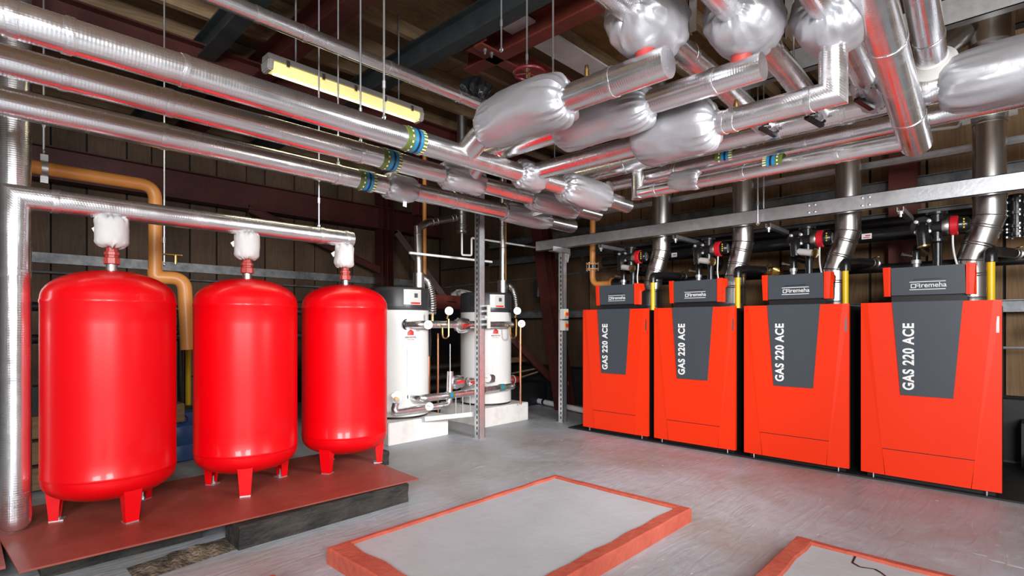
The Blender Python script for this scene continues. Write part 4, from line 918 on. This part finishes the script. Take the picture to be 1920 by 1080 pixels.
# ------------------------------------------------------------------ white water heaters
def heater(idx, cx, cy, lb):
    R = .285; t = thing('water_heater', lb, 'water heater', (cx, cy, .2), 'white water heaters')
    z0, z1, z2 = .2, 1.21, 1.43
    obj('base_ring', MB().lathe([(R-.01, z0), (R-.01, z0+.02)], (cx, cy, 0), (0, 0, 1), 48), 'blackbody', t)
    obj('body', MB().lathe([(R, z0+.02), (R, z0+.17), (R+.002, z0+.172), (R+.002, z0+.178), (R, z0+.18), (R, z1)], (cx, cy, 0), (0, 0, 1), 64), 'white', t)
    cp = obj('cap', MB().lathe([(R+.004, z1), (R+.008, z1+.01), (R+.008, z1+.025), (R+.003, z1+.03), (R+.003, z2-.03), (R-.005, z2-.01), (R-.03, z2), (0, z2+.004)], (cx, cy, 0), (0, 0, 1), 64), 'cap', t)
    f = math.atan2(-cy, -cx)
    def onsurf(da, z, e=0.0): a = f+da; return V((cx+(R+e)*math.cos(a), cy+(R+e)*math.sin(a), z))
    def decal(nm, a0, a1, za, zb_, m, e, par, tk=.004, n=8):
        mb = MB()
        for i in range(n+1):
            a = a0+(a1-a0)*i/n
            for z in (za, zb_): mb.v.append(tuple(onsurf(a, z, e)))
            for z in (za, zb_): mb.v.append(tuple(onsurf(a, z, e-tk)))
        for i in range(n):
            b = i*4; mb.face([b, b+4, b+5, b+1]); mb.face([b+2, b+3, b+7, b+6]); mb.face([b+1, b+5, b+7, b+3]); mb.face([b, b+2, b+6, b+4])
        mb.face([0, 1, 3, 2]); mb.face([n*4+k for k in (0, 2, 3, 1)])
        return obj(nm, mb, m, par)
    # + angle is towards the picture's right
    s = 1
    k0 = .15
    decal('control_panel', k0, k0+.62, z1+.05, z2-.03, 'print_white', .008, cp)
    decal('display_frame', k0+.20, k0+.60, z1+.07, z2-.04, 'cream', .014, cp)
    decal('display', k0+.34, k0+.46, z1+.115, z2-.065, 'slate', .016, cp)
    decal('red_strip', k0+.22, k0+.56, z1+.055, z1+.072, 'switchred', .016, cp)
    for k in range(12): decal('vent_slot', -.62+.04*k, -.605+.04*k, z1+.06, z2-.04, 'blackbody', .0045, cp, .002, 1)
    lbl = decal('brand_label', .20, .56, .90, 1.06, 'print_white', .0015, t, .002)
    decal('red_block', .27, .49, .975, .998, 'switchred', .003, lbl, .002)
    mb = MB()
    for i in range(9):
        u = i/8; a = .27+.22*u; zz = .998; top = .998+.032*math.sin(PI*u)
        mb.v.append(tuple(onsurf(a, zz, .003))); mb.v.append(tuple(onsurf(a, top, .003)))
    for i in range(8): mb.face([2*i, 2*i+2, 2*i+3, 2*i+1])
    obj('red_dome', mb, 'switchred', lbl)
    mb = MB()
    for i in range(9):
        u = i/8; a = .27+.22*u; zz = .997+.017*math.sin(PI*u*.9)
        mb.v.append(tuple(onsurf(a, zz, .0045))); mb.v.append(tuple(onsurf(a, zz+.006, .0045)))
    for i in range(8): mb.face([2*i, 2*i+2, 2*i+3, 2*i+1])
    obj('blue_swoosh', mb, 'band_navy', lbl)
    p = onsurf(.38, .955, .0035); rt = V((-math.sin(f+.38), math.cos(f+.38), 0)); 
    text('ANDREWS', .026, p, rt, (0, 0, 1), 'slate', lbl, .005, sx=.85)
    text('WATER HEATERS', .012, onsurf(.38, .934, .0035), rt, (0, 0, 1), 'switchred', lbl, 0, sx=.8)
    decal('access_cover', .26, .46, .50, .86, 'print_white', .006, t, .006)
    pl_ = MB().box(cx-.34, cx+.34, cy-.34, cy+.40, 0, .198)
    tag(obj('plinth', pl_, 'whiteplinth', bevel=.006), ('white-painted concrete plinth under the nearer water heater', 'white-painted concrete plinth under the far water heater')[idx], 'plinth')
    return t, onsurf
HY = 4.38
hx = [at_y(748, 600, HY).x, at_y(911, 600, HY).x]
h0, sf0 = heater(0, hx[0], HY, 'white cylindrical water heater with black cap next to the third red tank')
h1, sf1 = heater(1, hx[1], HY, 'white cylindrical water heater with black cap behind the tall galvanised post')
for i, (px, lb) in enumerate(((785, 'steel flue elbowing off the nearer water heater'), (942, 'straight steel flue rising from the far water heater'))):
    y = HY-.10; x = on(px, y); t = thing('heater_flue', lb, 'flue', (x, y, 1.43))
    zz = at_y(px, (512, 526)[i], y).z
    obj('lower_section', MB().lathe([(.056, 1.42), (.056, zz), (.04, zz+.004)], (x, y, 0), (0, 0, 1), 28), 'steel', t)
    if i == 0:
        pts = [V((x, y, zz)), at_y(783, 428, y), at_y(800, 418, y+.05), at_y(856, 408, y+.15)]
        obj('tube', MB().tube(pts, .036, 24), 'steel', t)
        for u in (.15, .3, .8, .92): obj('swage_ring', MB().torus(pts[2].lerp(pts[3], u), pts[3]-pts[2], .037, .004, 24, 6), 'steel_dull', t)
        obj('swage_ring', MB().torus(pts[1]-V((0, 0, .06)), Z_, .037, .004, 24, 6), 'steel_dull', t)
    else:
        obj('tube', MB().tube([(x, y, zz), (x, y, 3.4)], .034, 24), 'steel', t)
        for z in (1.95, 2.05, 2.2, 2.22): obj('swage_ring', MB().torus((x, y, z), Z_, .035, .004, 24, 6), 'steel_dull', t)
    # corrugated flexible duct
    c0 = at_y(px+8, (522, 537)[i], y); c1 = at_y(px+22, (530, 540)[i], y-.02); c2 = at_y(px+27, (560, 566)[i], y-.03); c3 = at_y(px+25, (590, 588)[i], y-.03)
    pth = []
    for k in range(61):
        u = k/60; a_, b_, cc_, d_ = (1-u)**3, 3*u*(1-u)**2, 3*u*u*(1-u), u**3
        pth.append(c0*a_+(c1+V((0, 0, .04)))*b_+c2*cc_+c3*d_)
    rad = [.040+(.004*(1 if k % 3 == 0 else -.4)) for k in range(61)]
    tag(obj('flexible_duct', MB().tube(pth, rad, 20), 'steel'), ('corrugated silver flexible duct curving off the nearer water heater flue', 'corrugated silver flexible duct curving off the far water heater flue')[i], 'duct')
# vertical steel duct with cap
t = thing('steel_duct', 'short vertical steel duct with closed cap hanging above the water heaters', 'duct', at_y(866, 437, 4.5))
q = at_y(866, 437, 4.5)
obj('duct', MB().tube([q+V((0, 0, .02)), (q.x, q.y, 3.4)], .055, 28), 'steel_dull', t)
for dz in (.03, .07, .09, .2): obj('swage_ring', MB().torus(q+V((0, 0, dz)), Z_, .056, .005, 28, 6), 'steel_dull', t)
obj('cap', MB().lathe([(.058, 0), (.058, .03)], q, (0, 0, 1), 28), 'steel', t)

def gauge(lb, p, r=.036, stem=None):
    p = V(p); d = V((-p.x, -p.y, 0)).normalized(); t = thing('pressure_gauge', lb, 'gauge', p)
    obj('case', MB().lathe([(r*.95, -.022), (r, -.018), (r*1.04, 0), (r*1.04, .004), (r*.95, .004)], p, d, 28), 'steel_dull', t)
    dl = obj('dial', MB().lathe([(r*.94, .0035), (r*.94, .0045)], p, d, 28), 'dial', t)
    rt = d.cross(Z_).normalized()
    q = p+d*.006; obj('needle', MB().bar(q-rt*.2*r, q+rt*.6*r+V((0, 0, .2*r)), .0025, .001, d), 'blackbody', dl)
    if stem: obj('stem', MB().tube([p-d*.01, V(stem)], .009, 8), 'brass', t)
    return t
# heater pipework
yp = HY-.40
def hp(lb, pts, r=.036, mat='foil_rough', bands=(), fil=.06):
    t = thing('heater_pipe', lb, 'pipe', pts[0]); Q = fillet(pts, fil, 5)
    obj('lagging', MB().tube(Q, r, 22, True, .05, pts[0][0]), mat, t)
    for b in bands:
        ax = V(b[1]); p = V(b[0])
        g = obj('id_band', MB().lathe([(r, -.035), (r+.003, -.035), (r+.003, .035), (r, .035)], p, ax, 22), 'band_green', t); g['label'] = 'green and blue pipe marking band'
        obj('blue_stripe', MB().lathe([(r, -.022), (r+.0042, -.022), (r+.0042, .012), (r, .012)], p, ax, 22), 'band_blue', g)
    return t
zu = 1.075
p_a = at_y(778, 607, HY-.33); p_b = at_y(900, 608, yp)
hp('foil-lagged upper pipe leaving the nearer water heater towards the post', [(p_a.x-.05, HY-.25, zu), (p_a.x+.02, yp, zu), (p_b.x+.08, yp, zu)], .036)
obj('collar_seal', MB().torus((p_a.x-.045, HY-.262, zu), (.2, -1, 0), .045, .007, 24, 6), 'blackrub', h0)
hp('foil-lagged upper pipe from the post to the far water heater', [(on(914, yp), yp, zu), (on(962, yp), yp, zu), (on(965, yp), HY-.2, zu)], .034)
zl1 = at_y(843, 741, yp).z
hp('foil-lagged lower pipe with blue band leaving the nearer water heater', [(on(772, HY-.26), HY-.26, zl1+.01), (on(790, yp), yp, zl1), (on(893, yp), yp, zl1)], .036, bands=[((on(843, yp), yp, zl1), X_)])
obj('collar_seal', MB().torus((on(772, HY-.27)+.0, HY-.262, zl1+.01), (.1, -1, 0), .045, .007, 24, 6), 'blackrub', h0)
hp('foil-lagged lower pipe with blue band at the far water heater', [(on(908, yp), yp, zl1+.015), (on(964, yp), yp, zl1+.015), (on(966, yp), HY-.25, zl1+.015)], .034, bands=[((on(940, yp), yp, zl1+.015), X_)])
zl2 = at_y(790, 766, yp).z
hp('foil-lagged lowest pipe elbowing up to the boxed valves', [(on(738, HY-.3), yp+.04, at_y(738, 748, yp).z), (on(738, yp), yp, zl2), (on(842, yp), yp, zl2), (on(844, yp), yp, zl2+.32)], .030, fil=.05)
def foil_box(lb, c, sx, sy, sz, seed):
    c = V(c); mb = MB(); n = 10
    def f(r, h, th, ff):
        q = noise.noise(V((math.cos(th)*2.5+seed, math.sin(th)*2.5, h*14))); return r*(1+.22*q), h
    mb.lathe([(.0, -sx), (sz*.55, -sx*.95), (sz*.95, -sx*.7), (sz, 0), (sz*.9, sx*.75), (sz*.5, sx), (0, sx)], c, (1, 0, 0), 36, f)
    t = thing('foil_valve_cover', lb, 'insulation jacket', c)
    obj('cover', mb, 'foil_rough', t)
    return t
fb = []
for lb, px, py, s_ in (('crumpled foil cover with red lever on the upper pipe between the heaters', 866, 610, 1.15), ('crumpled foil cover with red lever on the boxed lower valve left of the post', 856, 716, 1.05), ('small crumpled foil cover with red lever touching the post at lower height', 882, 716, .75)):
    q = at_y(px, py, yp); t = foil_box(lb, q, .07*s_, .05, .062*s_, px); 
    obj('lever', MB().bar(q+V((-.055, -.075, .0)), q+V((.03, -.075, .012)), .016, .005, (0, 1, 0)), 'switchred', t)
    obj('lever_hub', MB().tube([q+V((0, -.05, .0)), q+V((0, -.077, .004))], .008, 8), 'brass', t)
q = at_y(918, 710, yp); t = foil_box('crumpled foil cover right of the post below the far heater label', q, .055, .05, .05, 3)
for lb, px, py, y in (('round white gauge standing on the upper pipe left of the foil cover', 842, 583, yp-.01), ('round white gauge facing forward on the upper pipe of the nearer heater', 803, 609, yp-.06),
                   ('round white gauge standing on the upper pipe of the far heater', 970, 583, yp-.01), ('round white gauge facing forward at the end of the far upper pipe', 978, 607, yp-.05),
                   ('round white gauge on the lowest pipe of the nearer heater', 805, 762, yp-.05), ('round white gauge beside the post at the lower far valve', 913, 709, yp-.08)):
    q = at_y(px, py, y); gauge(lb, q, .038 if py != 709 else .042, (q.x, q.y+.03, q.z-(.075 if py == 583 else .0)))
# brass siphon loops, cock
for lb, px in (('brass U-shaped siphon tube under the upper pipe left of the foil cover', 836), ('brass U-shaped siphon tube under the far upper pipe', 963)):
    y = yp-.05; pts = [at_y(px-11, 610, y), at_y(px-7, 612, y), at_y(px-6, 634, y), at_y(px+5, 634, y), at_y(px+5, 598, y)]
    pipe('siphon_tube', lb, pts, .008, 'brass', 'pipe', 8, .05)
tag(obj('brass_cock', MB().tube([at_y(811, 603, yp), at_y(811, 588, yp)], .012, 10).torus(at_y(811, 590, yp), (1, -1, 0), .016, .005, 14, 6), 'brass'), 'small brass cock with ring below the flexible duct', 'valve')
q = at_y(744, 745, yp-.02); tag(obj('drain_valve', MB().lathe([(.05, -.03), (.055, -.01), (.052, .01), (.02, .012), (.02, .04), (.012, .042), (.012, .06)], q, (-.5, -.8, 0), 20, fn=lambda r, h, th, f: (r*(1+.08*math.sin(th*5)), h)), 'foil_rough'), 'foil-wrapped drain valve low on the nearer water heater', 'valve')
obj('brass_spigot', MB().lathe([(.012, 0), (.012, .03), (.018, .031), (.018, .036)], q-V((.03, .045, 0)), (-.5, -.8, 0), 10), 'brass', h0)
# copper pipes
for lb, px, ya, yb, y, r in (('thick vertical copper pipe right of the nearer water heater', 803, 666, 786, 4.35, .020), ('thin vertical copper pipe between the two water heaters', 821, 625, 782, 4.6, .014), ('thin vertical copper pipe right of the far water heater', 976, 612, 764, yp-.0, .012)):
    a, b = at_y(px, ya, y), at_y(px, yb, y); b.z = 0 if y > 4.1 else .198
    pipe('copper_pipe', lb, [b, a], r, 'copper', 'pipe', 12)
pipe('black_hose', 'black lagged hose above the thick copper pipe', [at_y(803, 668, 4.35), at_y(804, 640, 4.35), at_y(803, 615, 4.3)], .026, 'blackrub', 'pipe', 12)
pipe('white_rod', 'thin white cable hanging from the upper foil cover to the lower one', [at_y(844, 645, yp), at_y(844, 706, yp)], .004, 'cream', 'cable', 6)
# cross bar with studs at floor level
t = thing('cross_strut', 'galvanised cross strut low between the nearer plinth and the post', 'bracket', (3.3, 3.9, .2))
sa, sb = V((3.37, 4.02, .235)), V((3.44, 3.71, .235)); sa = at_y(797, 789, 4.0); sb = at_y(893, 779, 3.76)
obj('strut', MB().bar(sa, sb, .04, .005).bar(sa+V((0, 0, .02))+V((-.012, -.012, 0)), sb+V((-.012, -.012, .02)), .004, .04), 'galv', t)
for px in (854, 867, 881):
    q = sa.lerp(sb, (px-797)/96); obj('stud', MB().tube([q, q+V((0, 0, .19))], .005, 8), 'galv', t)

# ------------------------------------------------------------------ kerbed pits on the floor
def kerb(name, lb, x0, x1, y0, y1, h, wx0, wx1, wy0, wy1, seed, cat='kerb'):
    t = thing(name, lb, cat, ((x0+x1)/2, (y0+y1)/2, 0))
    def strip(nm, a0, a1, b0, b1, axis, sides):
        mb = MB(); n = 26
        for i in range(n+1):
            u = a0+(a1-a0)*i/n
            js = noise.noise(V((u*7, seed, b0)))*.009; jo = noise.noise(V((u*3, seed+4, b1)))*.003
            lo_ = b0+(js if sides == 1 else jo); hi_ = b1+(js if sides == 0 else jo)
            zz = h+.003*noise.noise(V((u*6, seed, 1)))
            sec = ((lo_, 0), (lo_, zz-.007), (lo_+.007, zz), (hi_-.007, zz), (hi_, zz-.007), (hi_, 0))
            for c, z in sec: mb.v.append((u, c, z) if axis == 'x' else (c, u, z))
        for i in range(n):
            for k in range(6): a = i*6+k; b = i*6+(k+1) % 6; mb.face([a, b, b+6, a+6], smooth=False)
        mb.face(list(range(6)), smooth=False); mb.face([n*6+k for k in range(6)], smooth=False)
        return obj(nm, mb, 'kerb', t)
    strip('kerb_side', x0, x1, y0, y0+wy0, 'x', 0); strip('kerb_side', x0, x1, y1-wy1, y1, 'x', 1)
    strip('kerb_side', y0+wy0*.9, y1-wy1*.9, x0, x0+wx0, 'y', 0); strip('kerb_side', y0+wy0*.9, y1-wy1*.9, x1-wx1, x1, 'y', 1)
    mb = MB().box(x0+wx0*.7, x1-wx1*.5, y0+wy0*.5, y1-wy1*.5, 0, h-.012)
    sl = obj('slab', mb, 'slab', t)
    return t, sl
hk = .075
A = at_z(603, 1020, hk); B = at_z(1050, 892, hk); Cn = at_z(1297, 952, hk)
k1, s1 = kerb('kerbed_slab', 'large grey floor slab framed by an orange-red painted kerb', A.x, (B.x+Cn.x)/2, Cn.y-.0, (A.y+B.y)/2, hk, .10, .045, .075, .035, 2)
x2 = at_z(1493, 1004, hk)
k2, s2 = kerb('kerbed_slab', 'cracked grey floor slab with orange-red kerb at the bottom right', 1.1, x2.x, -.6, x2.y, hk, .08, .045, .08, .075, 6)
k3, s3 = kerb('kerbed_slab', 'kerb corner just showing at the bottom edge below the red plate', -.2, at_z(512, 1076, hk).x, 1.3, at_z(512, 1076, hk).y, hk, .06, .06, .06, .05, 9)
cr_ = [at_z(p, q, hk-.0112) for p, q in ((1604, 1042), (1598, 1055), (1612, 1063), (1640, 1067), (1652, 1074), (1668, 1086), (1690, 1110))]
mb = MB()
for i in range(len(cr_)-1):
    a, b = cr_[i], cr_[i+1]; d = (b-a).normalized(); s = V((-d.y, d.x, 0))*(.006 if i % 2 else .0045)
    mb.prism([a-s, a+s, b+s*.8, b-s*.8], (0, 0, .0006))
obj('crack', mb, 'blackbody', s2)['label'] = 'jagged black crack'
# flaked arris bits on the kerb
for i, (px, py, L_) in enumerate(((1117, 1045, .07), (1035, 1028, .05), (1130, 1030, .05))):
    pass
# scattered floor debris: small paint flakes
mb = MB()
for i in range(60):
    x = random.uniform(1.2, 4.2); y = random.uniform(.2, 3.9); s = random.uniform(.003, .009); a = random.uniform(0, 6.28)
    if (A.x-.02 < x < B.x+.05 and Cn.y-.02 < y < A.y+.02) or (x < 2.9 and y < .95) or (x < 2.4 and y > 2.6): continue
    p = V((x, y, .0006)); d = V((math.cos(a), math.sin(a), 0))*s; e = V((-d.y, d.x, 0))*.5
    mb.prism([p-d, p-e, p+d, p+e], (0, 0, .0016))
o = obj('paint_flakes', mb, 'whitepaint'); o['kind'] = 'stuff'; tag(o, 'tiny pale paint flakes scattered over the grey floor', 'debris')
t = thing('floor_scar', 'pale scraped patches on the floor at the lower right', 'mark', at_z(1860, 1055, 0))
for i, (px, py, w_) in enumerate(((1838, 1040, .035), (1868, 1052, .045), (1905, 1062, .05))):
    q = at_z(px, py, .0004); mb = MB(); pts = []
    for k in range(9):
        a = 2*PI*k/9; rr_ = w_*(.5+.3*noise.noise(V((k*1.7, i, 0)))); pts.append(V((q.x+math.cos(a)*rr_*.4, q.y+math.sin(a)*rr_*1.3, .0004)))
    obj('scrape', mb.prism(pts, (0, 0, .0008)), 'whitepaint', t)

# ------------------------------------------------------------------ background items
yg_ = 4.22; zg = at_y(150, 327, yg_).z; xg_ = on(291, yg_)
t = thing('ochre_gas_pipe', 'ochre gas pipe bending down behind the leftmost red tank', 'pipe', (xg_, yg_, 1.35))
obj('pipe', MB().tube(fillet([(-.9, yg_, zg), (xg_, yg_, zg), (xg_, yg_, zg-.18)], .13, 8), .040, 20), 'gasorange', t)
obj('drop', MB().tube([(xg_, yg_, zg-.15), (xg_, yg_, 1.42)], .040, 20), 'gasorange', t)
for dz in (-.155, -.180): obj('flange', MB().lathe([(.07, -.007), (.07, .007)], (xg_, yg_, zg+dz), (0, 0, 1), 28), 'gasorange', t)
obj('lower_bend', MB().tube(fillet([(xg_, yg_, 1.44), (xg_, yg_, 1.39), (xg_+.16, yg_-.05, 1.39), (xg_+.18, yg_-.05, .9)], .08, 8), .045, 20), 'gasorange', t)
obj('bleed_cock', MB().tube([(xg_+.03, yg_, 1.55), (xg_+.16, yg_, 1.55)], .008, 8).tube([(xg_+.12, yg_, 1.55), (xg_+.12, yg_, 1.49)], .009, 8), 'brass', t)
t = thing('pipe_clip', 'galvanised clip holding the ochre gas pipe at the far left', 'bracket', (on(83, yg_), yg_, zg))
obj('band', MB().lathe([(.041, -.015), (.046, -.015), (.046, .015), (.041, .015)], (on(83, yg_), yg_, zg), (1, 0, 0), 24), 'galv', t)
obj('lug', MB().box(on(83, yg_)-.018, on(83, yg_)+.018, yg_-.004, yg_+.004, zg+.045, zg+.085).box(on(83, yg_)-.018, on(83, yg_)+.018, yg_-.004, yg_+.004, zg-.085, zg-.045), 'galv', t)
bq = at_z(343, 866, 0)
t = thing('blue_drum', 'blue plastic drum standing between the first and second red tanks', 'drum', (bq.x, bq.y+.15, 0))
obj('drum', MB().lathe([(.14, 0), (.16, .01), (.162, .12), (.157, .13), (.162, .14), (.162, .27), (.157, .28), (.162, .29), (.155, .38), (.12, .40)], (bq.x, bq.y+.15, 0), (0, 0, 1), 40), 'blue', t)
obj('lid', MB().lathe([(.12, .395), (.12, .41), (.03, .415), (.03, .43)], (bq.x, bq.y+.15, 0), (0, 0, 1), 32), 'blackbody', t)
obj('handle', MB().torus((bq.x, bq.y-.005, .33), (0, 1, 0), .03, .006, 16, 6), 'blackbody', t)
yb_ = 5.2
pipe('black_pipe', 'black pipe crossing behind the gap between first and second tanks', [(-1.2, yb_, at_y(340, 580, yb_).z), (3.0, yb_, at_y(340, 580, yb_).z)], .035, 'blackrub', 'pipe', 14)
t = thing('black_valve', 'black valve with handle between first and second red tanks', 'valve', at_y(341, 640, 5.2))
obj('body', MB().tube([at_y(340, 575, 5.2), (at_y(340, 640, 5.2).x, 5.2, 0)], .03, 14).lathe([(.06, 0), (.06, .02)], at_y(340, 620, 5.2), (0, 0, 1), 20), 'black', t)
obj('handwheel', MB().torus(at_y(338, 602, 5.1), (0, 1, .1), .05, .008, 24, 6), 'black', t)
pipe('yellow_gas_pipe', 'yellow vertical pipe seen between the first and second tanks', [at_y(353, 635, 5.3), (at_y(353, 635, 5.3).x, 5.3, 0)], .022, 'yellow', 'pipe', 12)
pipe('black_pipe', 'black lagged pipe low behind the gap between first and second tanks', [(-1.2, yb_, at_y(340, 632, yb_).z), (3.0, yb_, at_y(340, 632, yb_).z)], .035, 'blackrub', 'pipe', 14)
# stacked timber behind the left tank
for k in range(3):
    z0 = .02+.16*k
    tag(obj('timber_baulk', MB().box(-.6, 1.0+.1*k, 4.5+.03*k, 4.66+.03*k, z0, z0+.14), 'timber', bevel=.006), ('lowest rough timber baulk behind the leftmost tank', 'middle rough timber baulk behind the leftmost tank', 'top rough timber baulk behind the leftmost tank')[k], 'timber')
# red box section behind the heaters
a, b = at_y(812, 552, 5.6), at_y(870, 580, 5.6)
t = thing('red_cabinet', 'orange-red steel box between the two water heater caps', 'cabinet', (a.x, 5.6, 0))
obj('box', MB().box(a.x, b.x+.25, 5.6, 5.9, b.z, a.z), 'redoxide_b', t, bevel=.006)
obj('stand', MB().box(a.x+.02, b.x+.22, 5.62, 5.88, 0, b.z), 'blackbody', t)
obj('latch', MB().bar(at_y(838, 565, 5.59), at_y(856, 567, 5.59), .01, .012), 'blackbody', t)
q = at_y(865, 545, 5.75); tag(obj('plastic_sheet', MB().lathe([(.02, 0), (.13, .01), (.15, .05), (.08, .09), (0, .1)], (q.x, 5.75, a.z), (0, 0, 1), 40, crump), 'cream'), 'crumpled pale plastic sheet lying on the orange-red box', 'plastic sheet')
# low brick wall
bw0 = thing('brick_wall', 'low old brick wall seen between the two water heaters', 'wall', (4.3, 5.9, 0))
obj('mortar_core', MB().box(3.7, 5.4, 6.02, 6.2, 0, .98), 'mortar', bw0)
src = None
for r_i in range(12):
    for c_i in range(8):
        x = 3.7+c_i*.212+(.106 if r_i % 2 else 0); z = .01+r_i*.08
        if x > 5.2: continue
        if src is None: src = obj('brick', MB().box(3.7, 3.902, 6.0-.008, 6.1, .01, .078), 'brick', bw0, bevel=.004, bseg=1)
        else: q = src.copy(); C.objects.link(q); q.parent = bw0; q.location = (x-3.7, random.uniform(-.004, .004), z-.01)
# foil pipes lying low behind
for k in range(4):
    z = .14+.12*k
    pipe('spare_foil_pipe', ('lowest', 'second lowest', 'second highest', 'topmost')[k]+' old dull pipe lying low between the water heaters', [(3.2, 5.4+.12*k, z), (4.8, 5.2+.12*k, z+.02)], .045, 'steel_dull', 'pipe', 14, group='pipes lying behind the heaters')
# floor-level white pipe, clutter by the stanchion
a, b, c = at_y(965, 748, 5.0), at_z(984, 746, .05), at_z(1096, 770, .05)
t = thing('white_floor_pipe', 'white pipe running along the floor behind the galvanised post with red switches', 'pipe', (b.x, b.y, .0))
obj('pipe', MB().tube([(4.55, 5.35, .05), b, c, c+(c-b)*.6], .035, 16), 'print_white', t)
obj('coupling', MB().lathe([(.04, 0), (.04, .04)], b.lerp(c, .35), c-b, 16), 'blackrub', t)
t = thing('leaning_panel', 'pale grey metal panel leaning beside the galvanised post with red switches', 'panel', (5.1, 4.4, 0))
p = [at_y(1036, 690, 4.35), at_y(1060, 683, 4.3), at_y(1066, 722, 4.2), at_y(1050, 724, 4.25)]
obj('sheet', MB().prism(p, (.012, .02, 0)), 'cream', t)
tag(obj('black_case', MB().box(5.22, 5.32, 4.52, 4.62, 1.42, 1.66), 'black', bevel=.02), 'black wall telephone case fixed to the leaning red stanchion', 'case')
tag(obj('dark_crate', MB().box(4.85, 5.6, 4.7, 5.2, 0, .30), 'blackbody', bevel=.01), 'dark low crate on the floor right of the far water heater', 'crate')
t = thing('red_tool', 'small dark red power tool lying on the dark crate', 'tool', (5.05, 4.8, .30))
obj('body', MB().lathe([(.03, 0), (.05, .02), (.055, .1), (.04, .16), (.02, .2)], (4.98, 4.82, .355), (1, -.15, 0), 24), 'fitting', t)
obj('vent', MB().torus((5.05, 4.81, .355), (1, -.15, 0), .056, .006, 20, 6), 'print_white', t)
for k, (pa, pb) in enumerate((((962, 712), (1018, 694)), ((960, 700), (1020, 688)))):
    pipe('wood_strip', ('lower pale wooden strip leaning behind the far water heater', 'upper pale wooden strip leaning behind the far water heater')[k], [at_y(*pa, 4.9), at_y(*pb, 4.75)], .012, 'joist', 'strip', 6)
tag(obj('timber_ledge', MB().box(4.7, 5.7, 5.1, 5.16, .55, .62).box(4.9, 5.0, 5.1, 5.15, 0, .55), 'timber'), 'rough horizontal timber ledge right of the far water heater', 'timber')
tag(obj('notice_sheet', MB().box(4.92, 5.12, 5.09, 5.098, .66, .92), 'cream'), 'pale grey sheet with black scribble right of the far water heater', 'sign')
pipe('black_cable', 'tangled black cable on the pale sheet right of the far heater', [(4.95+.07*math.sin(k*1.9)+.07, 5.075, .78+.05*math.cos(k*2.6)) for k in range(14)], .005, 'blackrub', 'cable', 6, .03)
# wall kerb ledge and thin conduit at the right edge
pipe('conduit', 'thin silver conduit on the wall right of the nearest boiler', [at_x(1875, 652, 5.6), at_x(1940, 652, 5.6)], .011, 'galv', 'conduit', 8)
tag(obj('wall_ledge', MB().box(5.45, 5.74, -2.6, .0, .0, .34), 'skirting'), 'black ledge along the wall right of the nearest boiler', 'ledge')
tag(obj('wall_ledge', MB().box(5.1, 5.44, -2.6, -.05, .0, .14), 'slab'), 'low grey step in front of the black ledge at the right edge', 'ledge')
# black valves at the far right edge
t = thing('flanged_valve', 'black flanged valve cluster at the right edge beside the nearest flue', 'valve', at_x(1903, 410, 4.95))
for py in (375, 400, 425, 440):
    q = at_x(1905, py, 4.95); fg = obj('flange', MB().lathe([(.06, -.01), (.06, .01)], q, (0, 0, 1), 24), 'black', t)
    for k in range(4): a = .4+k*PI/2; obj('bolt', MB().tube([q+V((math.cos(a)*.048, math.sin(a)*.048, -.022)), q+V((math.cos(a)*.048, math.sin(a)*.048, .022))], .007, 6), 'galv', fg)
obj('body', MB().tube([at_x(1905, 365, 4.95), at_x(1905, 445, 4.95)], .04, 18), 'black', t)
# bristly brush between boilers
def brist(r, h, th, f): return r*(1+.35*math.sin(th*17+h*300)), h
q = at_x(1453, 515, 4.95)
tag(obj('coiled_wire', MB().lathe([(.02, -.06), (.05, -.05), (.055, 0), (.05, .05), (.02, .06)], q, (0, 1, 0), 68, brist), 'brass'), 'coil of brassy wire lying above the boilers beside a black valve', 'wire')
